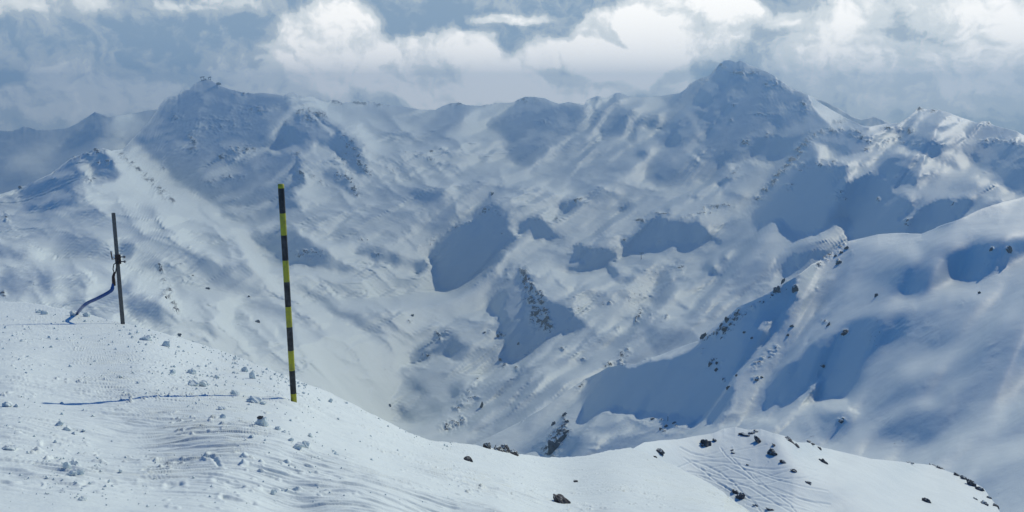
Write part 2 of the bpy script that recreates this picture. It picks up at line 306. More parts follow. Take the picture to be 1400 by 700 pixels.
    P(.14,4,(587,307),(605,283),(620,280),(630,285),(625,295),(612,308),(602,313),(590,308))
    P(.28,4,(638,236),(655,232),(673,240),(655,247),(640,245))
    # pyramid
    P(.15,3,(686,370),(697,361),(706,363),(692,385),(680,396),(672,405),(662,411),(672,395))
    P(.03,2,(713,362),(722,370),(731,384),(737,400),(745,408),(755,409),(770,414),(780,424),(787,430),(800,440),(806,448),(795,453),(780,456),(770,459),(755,463),(745,471),(735,479),(725,486),(712,493),(700,498),(692,494),(690,480),(690,465),(685,450),(682,440),(680,430),(672,422),(663,421),(668,412),(680,400),(690,392),(703,378))
    P(.16,6,(703,385),(716,378),(722,400),(722,425),(705,440),(688,425),(690,400))
    P(.12,2,(893,402),(900,378),(905,374),(915,377),(921,386),(918,400),(910,416),(900,419),(893,413))
    P(.3,4,(915,380),(930,395),(925,412),(910,415))
    P(.22,3,(797,398),(806,408),(818,410),(830,408),(822,398)); P(.28,4,(840,395),(865,400),(872,415),(855,412))
    P(.07,3,(597,452),(605,449),(620,454),(635,464),(650,475),(641,485),(632,494),(622,496),(612,491),(601,485),(590,491),(575,501),(570,497),(563,490),(560,481),(570,472),(585,465),(593,458))
    Ln(.35,2.5,(582,478),(598,466),(612,462))
    P(.3,7,(556,520),(572,508),(590,498),(600,488),(615,500),(622,515),(632,530),(615,545),(600,575),(560,580),(540,562),(548,540))
    Ln(.55,2.5,(575,500),(600,486),(625,496))
    P(.06,4,(556,520),(566,515),(583,530),(588,542),(575,540),(560,530)); P(.06,4,(613,532),(625,524),(642,533),(636,544),(622,550))
    P(.14,4,(640,498),(655,490),(650,503)); P(.08,3,(538,562),(547,554),(560,562),(566,576),(550,573)); P(.09,4,(584,551),(600,550),(606,571),(594,568))
    P(.45,6,(560,585),(610,572),(620,590),(600,610),(570,600))
    # left side
    P(.06,2.5,(138,202),(125,207),(110,211),(95,217),(70,237),(40,249),(25,262),(33,275),(38,290),(60,291),(85,286),(106,281),(106,265),(99,255),(115,246),(125,249),(140,251),(155,246),(165,237),(180,233),(197,240),(180,226),(170,218),(155,210),(147,204))
    Ln(.3,4,(50,280),(75,268),(95,266)); Ln(.25,4,(75,240),(95,238))
    P(.62,2,(110,222),(117,223),(127,235),(128,248),(118,241),(108,232))
    P(.64,3,(140,200),(150,207),(172,218),(185,232),(200,243),(225,262),(240,278),(232,280),(205,255),(180,232),(155,214))
    P(.22,4,(25,297),(45,292),(88,292),(72,300),(40,301)); P(.25,4,(20,308),(50,304),(80,310),(55,318),(30,316))
    P(.12,7,(100,330),(115,320),(140,325),(152,345),(146,363),(125,352),(105,346))
    P(.2,6,(75,330),(95,332),(125,345),(110,355),(85,348)); P(.12,6,(-30,335),(20,334),(37,345),(40,356),(10,352),(-30,350))
    P(.1,7,(42,375),(70,372),(78,395),(62,402),(42,388)); P(.15,7,(0,375),(25,372),(35,400),(15,410),(-5,400))
    P(.1,4,(86,412),(98,404),(115,409),(105,424)); P(.16,4,(92,386),(115,380),(122,388),(105,394)); P(.2,5,(115,415),(140,398),(165,405),(165,425),(140,425))
    P(.08,3,(162,333),(180,329),(186,338),(178,351),(168,359),(163,350)); P(.1,3,(192,362),(205,360),(217,364),(207,371),(196,369))
    P(.12,4,(166,385),(180,381),(188,396),(174,402)); P(.09,4,(168,412),(190,409),(222,405),(230,420),(222,442),(200,434),(180,433))
    P(.2,6,(255,357),(275,345),(290,350),(300,360),(320,375),(345,385),(360,400),(375,415),(392,427),(385,430),(365,420),(340,405),(310,395),(285,382),(265,367))
    P(.09,4,(260,352),(275,346),(292,352),(288,362),(270,362)); P(.12,4,(295,362),(310,362),(322,374),(305,376)); P(.18,4,(245,341),(262,337),(272,346),(255,348))
    Ln(.58,3,(327,366),(345,375),(370,388),(392,391)); P(.25,4,(322,363),(345,366),(352,373),(335,374))
    P(.13,3,(398,395),(412,398),(430,410),(445,419),(460,430),(480,441),(500,451),(520,456),(528,453),(505,440),(490,430),(470,424),(450,412),(430,398),(415,391))
    P(.3,6,(490,430),(520,432),(555,442),(540,452),(515,448))
    P(.1,3,(268,441),(285,436),(292,445),(275,448)); P(.12,3,(278,450),(290,450),(299,461),(290,462)); P(.14,3,(317,427),(336,434),(325,435))
    P(.06,2.5,(337,326),(360,317),(383,310),(402,313),(412,325),(430,334),(445,339),(460,349),(470,359),(480,372),(465,371),(450,364),(430,367),(410,363),(398,369),(388,362),(375,352),(360,345),(345,338))
    Ln(.58,3,(385,305),(400,300),(415,305),(440,322),(470,345),(490,362),(520,385),(545,410),(560,430))
    P(.2,4,(453,312),(490,312),(498,320),(480,322),(465,330),(455,320)); P(.16,3,(508,311),(530,317),(550,325),(530,326))
    P(.11,2.5,(483,346),(500,337),(520,339),(529,350),(536,362),(525,359),(510,361),(503,352)); P(.07,2,(528,350),(540,345),(554,351),(556,358),(545,363),(535,361)); P(.05,2,(557,353),(585,357),(589,361),(578,372),(570,377),(563,370))
    P(.3,6,(440,378),(480,385),(505,400),(480,405),(445,395)); P(.3,6,(440,345),(450,350),(470,362),(455,362))
    P(.3,5,(540,295),(560,292),(575,310),(555,305)); P(.33,5,(480,310),(500,300),(520,310),(505,318))
    # right big mountain
    P(.03,2.5,(1150,178),(1125,180),(1115,183),(1105,190),(1095,200),(1084,210),(1078,225),(1072,235),(1062,246),(1050,258),(1038,268),(1033,275),(1030,295),(1029,314),(1040,315),(1062,300),(1076,308),(1080,316),(1100,321),(1115,319),(1130,311),(1145,303),(1156,297),(1168,305),(1163,320),(1175,340),(1280,330),(1310,301),(1325,292),(1335,285),(1347,279),(1325,271),(1305,275),(1290,271),(1275,274),(1260,280),(1255,283),(1245,276),(1230,266),(1220,260),(1225,250),(1210,240),(1200,234),(1190,234),(1175,240),(1160,246),(1160,228),(1150,224),(1140,222),(1130,222),(1120,225),(1120,205),(1130,195))
    P(.62,2.5,(1122,221),(1128,210),(1145,211),(1165,212),(1180,205),(1200,194),(1225,189),(1240,194),(1252,206),(1230,211),(1215,215),(1205,222),(1190,232),(1175,240),(1158,247),(1160,235),(1155,225),(1145,222),(1130,225))
    P(.07,2,(1134,190),(1145,180),(1160,176),(1172,174),(1180,184),(1189,198),(1180,204),(1165,213),(1150,212),(1138,208),(1130,200))
    P(.06,3,(1226,195),(1240,183),(1265,184),(1282,191),(1290,200),(1287,212),(1280,218),(1265,213),(1250,206),(1240,202))
    P(.05,3,(1193,231),(1210,218),(1225,211),(1245,211),(1263,215),(1263,230),(1258,245),(1252,259),(1240,256),(1230,263),(1222,256),(1212,243),(1205,236))
    P(.18,3,(1282,220),(1305,216),(1308,228),(1290,226))
    P(.06,3,(1322,205),(1345,194),(1360,190),(1380,194),(1440,200),(1440,272),(1385,266),(1370,250),(1360,240),(1350,231),(1335,225),(1322,215))
    P(.2,4,(1320,180),(1340,164),(1360,169),(1378,180),(1365,190),(1340,192),(1325,190)); P(.2,4,(1360,170),(1390,172),(1400,185),(1380,188))
    P(.12,2,(1206,177),(1212,175),(1222,172),(1240,175),(1246,180),(1228,184)); P(.15,3,(1260,175),(1290,172),(1300,178),(1275,182)); P(.3,5,(1290,185),(1325,190),(1320,205),(1292,200))
    P(.28,5,(1285,258),(1310,248),(1345,256),(1350,272),(1320,266)); P(.13,2,(1342,285),(1358,282),(1362,289),(1350,296)); P(.22,3,(1360,295),(1385,288),(1378,300))
    Ln(.6,5,(1262,240),(1290,232),(1320,235),(1350,250),(1385,268))
    P(.55,3,(1225,258),(1250,262),(1275,255),(1280,268),(1258,280),(1240,268))
    Ln(.6,2.5,(1255,283),(1240,296),(1234,300))
    P(.58,3,(1060,322),(1090,320),(1120,320),(1140,310),(1155,300),(1163,308),(1150,325),(1130,331),(1090,333))
    P(.09,4,(1065,352),(1090,336),(1120,333),(1150,337),(1145,350),(1110,362),(1095,374),(1075,382),(1060,370))
    P(.17,5,(1003,392),(1015,375),(1030,362),(1050,358),(1062,366),(1050,380),(1035,394),(1015,397)); P(.08,3,(984,352),(995,344),(1006,349),(999,360),(988,363)); P(.06,2,(956,366),(967,358),(980,370),(993,376),(985,381),(975,379),(960,371))
    P(.2,5,(983,332),(1010,318),(1032,308),(1020,325),(1000,337))
    Ln(.6,4,(1000,350),(1030,330),(1060,325)); P(.56,6,(930,385),(1000,400),(1010,410),(960,440),(900,430),(920,410))
    P(.12,3,(882,442),(890,446),(905,448),(925,450),(945,455),(957,461),(940,469),(920,474),(905,481),(890,487),(885,472),(881,455))
    P(.18,4,(833,462),(845,455),(860,450),(872,440),(882,430),(870,456),(855,470),(840,477)); P(.1,3,(802,460),(815,455),(825,460),(836,465),(825,473),(810,471)); P(.18,4,(788,490),(800,486),(818,490),(810,498),(795,498)); P(.2,4,(840,497),(865,482),(892,488),(870,500))
    Ln(.62,5,(700,560),(750,515),(800,478),(850,450),(880,432))
    P(.1,3,(700,506),(718,501),(729,510),(715,521),(700,532),(690,542),(678,548),(690,525))
    for k,(a,b) in enumerate([((762,528),(675,600)),((742,518),(655,590)),((722,520),(640,575)),((690,520),(650,552))]):
        Ln(.17,4,a,((a[0]+b[0])/2+4,(a[1]+b[1])/2+2),b)
    crest_strokes(T,[(-30,420,280,470,60,36,12,30,110,6,14,.2,.65),(180,560,290,560,60,34,10,30,120,4,12,.25,.8),(420,700,160,330,60,22,16,18,60,3,8,.2,.65),
      (600,1040,180,300,90,-6,16,12,55,3,7,.2,.7),(560,1040,230,470,45,-4,18,40,110,8,18,.25,.65),(420,640,170,320,26,24,14,50,130,7,16,.3,.7),(-20,420,270,470,26,36,10,70,170,11,22,.25,.6),(700,1040,300,470,95,0,18,12,50,3,9,.2,.75),(540,720,420,600,50,-20,22,15,60,4,9,.3,.85),(640,900,440,600,50,-38,9,25,90,3,8,.3,.8),
      (1120,1430,160,330,80,-14,18,14,60,3,9,.3,.9),(940,1160,320,430,40,-28,14,20,70,4,10,.3,.85),(-30,200,255,330,30,8,12,20,70,4,9,.3,.8)],5)
    return T
def relief_mid():
    T=np.full((H,W),.46)
    P=lambda v,s,*p:paint(T,v,s,p); Ln=lambda v,w,*p:line(T,v,w,p)
    P(.28,30,(1090,330),(1440,330),(1440,520),(1330,580),(1000,580))
    P(.2,22,(1170,430),(1400,420),(1440,470),(1360,560),(1250,600),(1180,570))
    P(.3,12,(1100,350),(1160,330),(1200,360),(1180,420),(1130,440),(1080,440))
    P(.02,2.5,(815,508),(830,500),(850,496),(870,496),(890,486),(905,481),(930,471),(955,464),(965,454),(975,444),(990,434),(1000,426),(1010,416),(1030,408),(1050,398),(1065,389),(1080,381),(1098,372),(1092,388),(1092,415),(1065,455),(1040,470),(1020,500),(1005,520),(1000,545),(985,575),(980,582),(960,573),(940,571),(920,568),(905,566),(890,563),(865,563),(850,562),(838,557),(825,561),(815,571),(805,579),(797,576),(793,560),(792,540),(800,528))
    P(.62,1.5,(848,497),(870,497),(890,487),(905,482),(930,472),(953,464),(960,467),(930,480),(905,489),(880,496),(860,501))
    P(.22,4,(1030,442),(1045,431),(1060,425),(1059,445),(1050,457)); P(.2,4,(1075,420),(1090,412),(1092,430),(1078,440))
    Ln(.33,9,(1130,345),(1105,400),(1080,450),(1050,492),(1015,522),(1005,570)); Ln(.42,4,(1095,425),(1080,462),(1055,492),(1030,512))
    P(.04,4,(1036,550),(1050,525),(1065,505),(1085,490),(1110,470),(1120,462),(1145,450),(1158,437),(1175,430),(1200,427),(1240,431),(1257,442),(1240,456),(1215,476),(1200,491),(1187,506),(1176,526),(1166,546),(1155,549),(1140,549),(1125,549),(1115,546),(1105,536),(1090,546),(1075,554),(1060,549),(1050,557),(1035,567))
    Ln(.4,4,(1150,420),(1125,445),(1100,470)); Ln(.4,3,(1120,515),(1108,535),(1095,550))
    P(.1,10,(1165,372),(1220,352),(1260,352),(1300,375),(1292,398),(1275,413),(1250,411),(1225,405),(1200,402),(1180,396))
    P(.05,9,(1205,375),(1240,368),(1280,390),(1272,410),(1240,402),(1212,396))
    P(.09,6,(1170,340),(1180,345),(1160,380),(1140,410),(1120,430),(1125,405),(1150,370))
    Ln(.66,4,(1162,328),(1190,330),(1220,339),(1255,346),(1284,353))
    P(.6,4,(1165,327),(1200,318),(1260,316),(1310,300),(1350,285),(1400,272),(1440,265),(1440,312),(1400,316),(1330,325),(1290,334),(1240,334),(1200,328))
    P(.1,3,(1245,335),(1270,332),(1302,334),(1292,346),(1265,342))
    P(.04,3,(1298,337),(1330,325),(1345,322),(1360,322),(1440,315),(1440,330),(1400,356),(1385,366),(1375,379),(1360,389),(1340,393),(1325,391),(1310,386),(1298,370),(1288,352))
    Ln(.62,6,(1185,421),(1230,413),(1262,421),(1282,405),(1300,399),(1335,400),(1365,391),(1400,365),(1430,350))
    P(.2,4,(1308,412),(1325,409),(1321,426)); P(.11,8,(1250,462),(1275,450),(1290,440),(1320,445),(1332,460),(1310,481),(1295,491),(1280,481),(1260,476)); P(.14,8,(1350,460),(1392,453),(1392,480),(1362,502),(1342,507),(1335,490),(1340,470))
    Ln(.46,7,(1240,508),(1262,498),(1290,490),(1310,478),(1340,445),(1390,425)); Ln(.45,6,(1250,440),(1275,432),(1290,425))
    P(.10,8,(1190,542),(1210,520),(1235,517),(1260,525),(1300,535),(1332,535),(1332,550),(1310,577),(1292,602),(1270,607),(1240,603),(1215,602),(1200,602),(1192,592),(1210,578),(1182,570),(1172,560))
    P(.05,4,(1193,598),(1215,585),(1245,588),(1290,583),(1303,592),(1287,607),(1260,605),(1230,602)); Ln(.4,5,(1195,580),(1225,560),(1260,550),(1300,555)); Ln(.14,5,(1185,548),(1205,530),(1225,516))
    P(.09,4,(1112,572),(1140,558),(1160,565),(1168,575),(1162,596),(1152,603),(1140,602),(1120,594)); Ln(.68,4,(1065,580),(1100,560),(1125,551),(1150,553),(1178,566)); P(.25,6,(1085,585),(1115,575),(1125,595),(1100,600))
    P(.55,12,(1320,560),(1400,520),(1440,520),(1440,660),(1330,640),(1290,610))
    P(.1,5,(775,590),(790,588),(806,600),(802,617),(790,630),(760,640),(735,640),(702,620),(720,605),(740,592),(755,580),(770,572))
    Ln(.52,6,(690,605),(735,575),(770,548),(800,525)); P(.22,5,(705,585),(735,555),(765,532),(745,560),(715,590))
    P(.46,7,(800,600),(830,575),(880,567),(920,572),(930,600),(880,592),(840,600)); Ln(.58,4,(800,617),(830,600),(862,588),(885,588),(905,596))
    P(.17,4,(808,618),(840,603),(865,594),(888,600),(872,612),(840,620)); P(.25,4,(815,587),(835,574),(858,580),(840,591),(820,592))
    Ln(.6,5,(985,582),(1020,575),(1060,575))
    crest_strokes(T,[(1180,1430,400,600,46,-30,12,40,150,8,22,.3,.8),(1100,1300,330,430,26,-35,14,40,110,7,16,.3,.75),(990,1180,400,570,26,-52,10,40,130,6,14,.3,.75),(780,1000,565,625,26,-14,14,25,90,4,10,.3,.8),(1240,1430,270,325,18,-16,10,30,90,3,8,.25,.6),(1290,1440,540,680,24,-36,6,60,150,10,20,.2,.45)],9)
    return T
def relief_knoll():
    T=np.full((H,W),.5)
    P=lambda v,s,*p:paint(T,v,s,p); Ln=lambda v,w,*p:line(T,v,w,p)
    P(.3,6,(930,622),(975,615),(1050,625),(1095,640),(1130,690),(1140,730),(1050,730),(1000,690),(950,645))
    P(.08,2,(934,606),(944,598),(958,598),(968,606),(976,612),(966,619),(948,618))
    P(.25,7,(1270,690),(1310,682),(1345,690),(1350,720),(1280,720))
    P(.55,6,(980,590),(1040,590),(1090,612),(1060,620),(1000,605))
    return T
def relief_distant():
    T=np.full((H,W),.12)
    P=lambda v,s,*p:paint(T,v,s,p); Ln=lambda v,w,*p:line(T,v,w,p)
    P(.4,7,(20,205),(60,195),(95,190),(85,215),(40,235),(10,235)); P(.35,6,(150,165),(210,155),(200,175),(160,195),(150,185))
    P(.05,4,(110,170),(130,153),(145,165),(140,200),(90,230),(60,235),(85,200))
    return T

WQ=.25
L=np.array([math.sin(SUN_AZ)*math.cos(SUN_EL),math.cos(SUN_AZ)*math.cos(SUN_EL),math.sin(SUN_EL)])
def rbf(pts,X,Y,ys=1.0,sm=0.0):
    p=np.array(pts,float); q=np.log(p[:,2]); A=p[:,:2]*[1,ys]
    d=np.hypot(A[:,None,0]-A[None,:,0],A[:,None,1]-A[None,:,1])
    n=len(p); M=np.zeros((n+3,n+3)); M[:n,:n]=-np.sqrt(d*d+400)+sm*np.eye(n); M[:n,n]=1;M[:n,n+1:]=A/500;M[n,:n]=1;M[n+1:,:n]=A.T/500
    w=np.linalg.solve(M,np.r_[q,0,0,0])
    out=np.zeros(X.shape)
    for i in range(n): out-=w[i]*np.sqrt((X-A[i,0])**2+(Y*ys-A[i,1])**2+400)
    return out+w[n]+w[n+1]*X/500+w[n+2]*Y*ys/500
def sample(T,px,py):
    x=np.clip(px+40-.5,0,T.shape[1]-1.001);y=np.clip(py-.5,0,T.shape[0]-1.001)
    i=x.astype(int);j=y.astype(int);a=x-i;b=y-j
    return T[j,i]*(1-a)*(1-b)+T[j,i+1]*a*(1-b)+T[j+1,i]*(1-a)*b+T[j+1,i+1]*a*b
def grid(crest,bot,x0,x1,nc,nr):
    px=np.linspace(x0,x1,nc); c=crest_at(crest,px); v=np.linspace(0,1,nr)[:,None]
    py=rows(c,bot,v,px[1]-px[0])
    return np.broadcast_to(px,py.shape).copy(),py
def box(a,k):
    for ax in (0,1):
        b=np.pad(a,[(k,k) if i==ax else (0,0) for i in (0,1)],mode='edge'); c=np.cumsum(b,ax); 
        z=np.zeros_like(np.take(c,[0],ax)); c=np.concatenate([z,c],ax)
        n=a.shape[ax]; a=(np.take(c,range(2*k+1,2*k+1+n),ax)-np.take(c,range(0,n),ax))/(2*k+1)
    return a
def solve(T,crest,bot,x0,x1,pts,levels,iters,wp=0.06,ws=1.7e-3,verbose=False,gain=1.4,wq=.4):
    q=None
    for li,(nc,nr) in enumerate(levels):
        px,py=grid(crest,bot,x0,x1,nc,nr)
        q0=rbf(pts,px,py,1.0)
        # enforce monotone
        for r in range(nr-2,-1,-1): q0[r]=np.maximum(q0[r],q0[r+1]+.002)
        R=rays(px,py)
        if q is None: q=q0.copy()
        else: q=up(q,nr,nc)
        # cell-averaged target: box-filter by sampling 3x3
        cx=(px[1:,1:]+px[:-1,:-1])/2; cy=(py[1:,1:]+py[:-1,:-1]+py[1:,:-1]+py[:-1,1:])/4
        dx=px[0,1]-px[0,0]; dy=(py[1:,1:]-py[:-1,1:])
        t=0; wx=6*fbm(cx,cy,44,5,.66); wy=3.6*fbm(cx+500,cy,36,5,.66)
        for a in (-.5,0,.5):
            for b in (-.5,0,.5): t=t+sample(T,cx+a*dx+wx,cy+b*dy+wy)/9
        t=folds(t,cx,cy)*gain; t=t-.14*np.clip(1-t/.2,0,1)
        m=np.zeros_like(q);v=np.zeros_like(q); nd=n=e=w=None
        lr0=.004
        # smoothing scale normalisation (coarse levels allow larger diffs)
        sc=(levels[-1][0]/nc)**2
        for it in range(iters[li]):
            P=np.exp(q)[...,None]*R
            A=P[1:,1:]-P[:-1,:-1]; B=P[1:,:-1]-P[:-1,1:]
            N=np.cross(B,A)      # orientation fixed below
            N=np.where((N[...,2:3]<0),N,N)
            ln=np.sqrt((N**2).sum(-1))+1e-9
            n=N/ln[...,None]
            nd=n@L
            e=nd-t
            ls=np.clip((t-.12)/.33,0,1); lit=ls*ls*(3-2*ls); kk=max(2,int(nc/22))
            if it%10==0: lp=box(e*lit,kk)/(box(lit,kk)+.02)
            e=e-.7*lp*lit
            w=np.where(t<.1,np.where(e>0,1.0,.06),1.0)
            if it%3==0: pass
            gnd=2*w*e
            # slope limit
            nz=n[...,2]; sl=np.minimum(nz-.60,0); gz=2*4*sl
            gn=gnd[...,None]*L; gn[...,2]+=gz
            gN=(gn-(gn*n).sum(-1,keepdims=True)*n)/ln[...,None]
            gB=np.cross(A,gN); gA=np.cross(gN,B)
            gP=np.zeros_like(P)
            gP[1:,1:]+=gA; gP[:-1,:-1]-=gA; gP[1:,:-1]+=gB; gP[:-1,1:]-=gB
            g=(gP*P).sum(-1)
            # smooth: pseudo huber on second differences
            for ax in (0,1):
                d2=np.diff(q,2,ax); dl=.004
                h=d2/np.sqrt(1+(d2/(dl*sc))**2)/ (dl*sc)+d2/(dl*sc)*wq
                k=ws*2*h*(30)
                if ax==0: g[2:]+=k;g[1:-1]-=2*k;g[:-2]+=k
                else: g[:,2:]+=k;g[:,1:-1]-=2*k;g[:,:-2]+=k
            # prior (low-pass)
            g+=wp*box(q-q0,max(1,int(nc/120)))*(nc/levels[-1][0])*30
            # monotone
            d=q[:-1]-q[1:]; mm=np.minimum(d-.0012*sc**.5,0); k=2*mm*3000
            g[:-1]+=k;g[1:]-=k
            m=.9*m+.1*g; v=.995*v+.005*g*g
            mh=m/(1-.9**(it+1)); vh=v/(1-.995**(it+1))
            lr=lr0*(1-it/iters[li])**.7*(.6 if li>0 else 1)
            q=q-lr*mh/(np.sqrt(vh)+1e-6)
        if verbose and iters[li]: print(nc,nr,'rms',np.sqrt((w*e*e).mean()),'prior dev',np.abs(q-q0).mean(),'minslope nz',n[...,2].min(), flush=True)
    return px,py,q,nd,t,n
def folds(t,px,py):
    lit=np.clip((t-.1)/.3,0,1)
    le=np.clip((600-px)/120,0,1)*np.clip((py-150)/80,0,1); ri=np.clip((px-700)/200,0,1)*np.clip((py-300-.0*px)/120,0,1)
    ce=np.clip(1-le-.6*ri,0,1)
    u=px*.80+py*.60; v=py*.80-px*.60
    n1=gnoise(u/75,v/15)*.6+gnoise(u/34+9,v/8)*.4
    u=px*.70-py*.71; v=py*.70+px*.71
    n3=gnoise(u/85,v/15)*.6+gnoise(u/40+5,v/8)*.4
    n2=fbm(px,py*1.7,30,4,.62)
    t=t*(1-lit*np.clip(.0+.26*fbm(px,py*1.5,130,2),-.05,.5)*np.clip((py-160)/80,0,1))
    t=np.minimum(t,.58)
    return t+lit*(.02*le*n1+.02*ce*n2+.02*ri*n3+.015*n2)+.012*n2+(1-lit)*np.clip(1.3*fbm(px*.8+py*.5,py*1.1-px*.3,38,4,.6)-.1,0,1)*.13*np.clip((280-py)/60,.45,1)
def up(q,nr,nc):
    r=np.linspace(0,q.shape[0]-1,nr);c=np.linspace(0,q.shape[1]-1,nc)
    return cub(cub(q,r,0),c,1)

QG = {}
def rows(c, bot, v, step):
    cs = smooth1(c, 8.0/step)
    base = cs[None]*(1-v)+bot*v
    return base+(c-cs)[None]*np.exp(-(base-cs[None])/9.0)
def smooth1(c, s):
    r = int(3*s+1); k = np.exp(-.5*(np.arange(-r, r+1)/s)**2); k /= k.sum()
    return np.convolve(np.pad(c, r, mode='edge'), k, 'valid')
JOBS = {'far': (relief_far, FARP, [(99,47),(198,94),(396,188)], [450,350,400]),
        'mid': (relief_mid, MIDP, [(66,32),(132,63),(264,126)], [450,400,450], 1.3),
        'knoll': (relief_knoll, KNOLL_POINTS, [(52,16),(104,31),(156,46)], [0,0,0]),
        'fl': (relief_distant, FLP, [(33,16),(65,31)], [300,150]), 'fr': (relief_distant, FRP, [(41,12)], [400])}
def qgrid(k):
    if k not in QG:
        fn, pts, lev, its = JOBS[k][:4]; wq = JOBS[k][4] if len(JOBS[k]) > 4 else .45; crest, bot, x0, x1 = SPEC[k]
        q = solve(fn(), crest, bot, x0, x1, pts, lev, its, wq=wq, gain=1.22 if k == 'mid' else 1.4)[2]
        # soften the cells along steep steps so that they do not come out as stairs
        lim = .017 if k == 'far' else .006; st = np.zeros_like(q); st[1:-1] = np.abs(np.diff(q, 2, 0)); st[:, 1:-1] = np.maximum(st[:, 1:-1], np.abs(np.diff(q, 2, 1)))
        m = np.clip(gblur(np.clip((st-lim)/(2*lim), 0, 1), 1.6)*2.2, 0, 1)
        if k == 'mid': m = np.maximum(m, np.clip((np.arange(q.shape[1])[None]/q.shape[1]-.62)/.08, 0, 1)*np.ones_like(q))
        QG[k] = q*(1-m)+gblur(gblur(q, 1.3), 1.3)*m
    return QG[k]
def locate(k, px, py):
    """world point of terrain sheet k on the bearing and elevation of (px, py)"""
    crest, bot, x0, x1 = SPEC[k]; q = qgrid(k); nr, nc = q.shape
    c = float(smooth1(crest_at(crest, np.arange(px-60, px+61, 1.0)), 8)[60]); rr = min(max((py-c)/(bot-c), 0), 1)*(nr-1); cc = (px-x0)/(x1-x0)*(nc-1)
    i = min(int(rr), nr-2); j = min(int(cc), nc-2); a = rr-i; b = cc-j
    l = q[i, j]*(1-a)*(1-b)+q[i+1, j]*a*(1-b)+q[i, j+1]*(1-a)*b+q[i+1, j+1]*a*b
    D = math.exp(l); P = rays(px, py)*D
    return Vector((P[0], P[1], P[2]+CAMZ)), D

# ------------------------------------------------------------------ materials
MATS = {}
def principled(name, col=(.5, .5, .5), rough=.6, metal=0.0, spec=.3):
    m = bpy.data.materials.new(name); m.use_nodes = True; t = NT(m.node_tree)
    b = t.n['Principled BSDF']; b.inputs['Base Color'].default_value = col+(1,)
    b.inputs['Roughness'].default_value = rough; b.inputs['Metallic'].default_value = metal
    b.inputs['Specular IOR Level'].default_value = spec
    return m, t, b
SNOW = (.735, .825, .805)
def snow_material(name, rock_scale, bump_scales, sparkle=False):
    """snow with bare rock where the mesh attribute 'rock' says so"""
    m, t, b = principled(name, SNOW, .62, 0, .25)
    geo = t.new('ShaderNodeNewGeometry'); pos = geo.outputs['Position']
    tint = t.noise(pos, bump_scales[0][0]*.35, 3, .5)
    snow = t.mix(t.ramp(tint, .3, .7), (SNOW[0]*.965, SNOW[1]*.97, SNOW[2]*.975), SNOW)
    if rock_scale:
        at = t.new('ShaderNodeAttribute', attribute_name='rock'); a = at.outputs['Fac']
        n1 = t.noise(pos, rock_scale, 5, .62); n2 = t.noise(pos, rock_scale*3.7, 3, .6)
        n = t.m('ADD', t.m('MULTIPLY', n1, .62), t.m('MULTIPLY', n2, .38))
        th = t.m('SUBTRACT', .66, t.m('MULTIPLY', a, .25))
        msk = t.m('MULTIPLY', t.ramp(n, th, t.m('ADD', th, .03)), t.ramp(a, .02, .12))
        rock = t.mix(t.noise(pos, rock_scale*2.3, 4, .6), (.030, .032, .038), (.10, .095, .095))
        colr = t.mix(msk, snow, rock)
        t.l.new(colr, b.inputs['Base Color'])
        t.l.new(t.m('ADD', .62, t.m('MULTIPLY', msk, .25)), b.inputs['Roughness'])
    else:
        t.l.new(snow, b.inputs['Base Color'])
    h = None
    for sc, amp, det in bump_scales:
        k = t.m('MULTIPLY', t.noise(pos, sc, det, .55), amp)
        h = k if h is None else t.m('ADD', h, k)
    bp = t.new('ShaderNodeBump'); bp.inputs['Strength'].default_value = 1.0; bp.inputs['Distance'].default_value = 1.0
    t.l.new(h, bp.inputs['Height']); t.l.new(bp.outputs[0], b.inputs['Normal'])
    return m

# ------------------------------------------------------------------ terrain sheets
def mesh_grid(name, P, mat, rock=None, kind='structure'):
    nr, nc = P.shape[:2]
    me = bpy.data.meshes.new(name)
    me.vertices.add(nr*nc); me.vertices.foreach_set('co', P.reshape(-1).astype(np.float32))
    i = np.arange((nr-1)*(nc-1)); r = i//(nc-1); c = i % (nc-1); a = r*nc+c
    idx = np.stack([a, a+nc, a+nc+1, a+1], -1).astype(np.int32)
    n = len(idx)
    me.loops.add(n*4); me.loops.foreach_set('vertex_index', idx.reshape(-1))
    me.polygons.add(n); me.polygons.foreach_set('loop_start', (np.arange(n)*4).astype(np.int32))
    me.polygons.foreach_set('use_smooth', np.ones(n, bool))
    me.update(calc_edges=True)
    if rock is not None:
        at = me.attributes.new('rock', 'FLOAT', 'POINT'); at.data.foreach_set('value', rock.reshape(-1).astype(np.float32))
    me.materials.append(mat)
    o = bpy.data.objects.new(name, me); COL.objects.link(o)
    if kind: o['kind'] = kind
    return o
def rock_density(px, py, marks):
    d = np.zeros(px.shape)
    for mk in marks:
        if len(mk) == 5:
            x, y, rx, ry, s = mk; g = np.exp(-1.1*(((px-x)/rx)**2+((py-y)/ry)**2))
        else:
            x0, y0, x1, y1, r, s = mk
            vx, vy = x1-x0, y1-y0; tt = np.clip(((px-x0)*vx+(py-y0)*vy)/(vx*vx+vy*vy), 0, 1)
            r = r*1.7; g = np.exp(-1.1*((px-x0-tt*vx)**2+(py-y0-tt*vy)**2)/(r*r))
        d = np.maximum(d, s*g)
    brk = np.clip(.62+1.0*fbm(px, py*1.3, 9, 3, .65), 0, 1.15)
    return np.minimum(d*brk*1.12, .95)
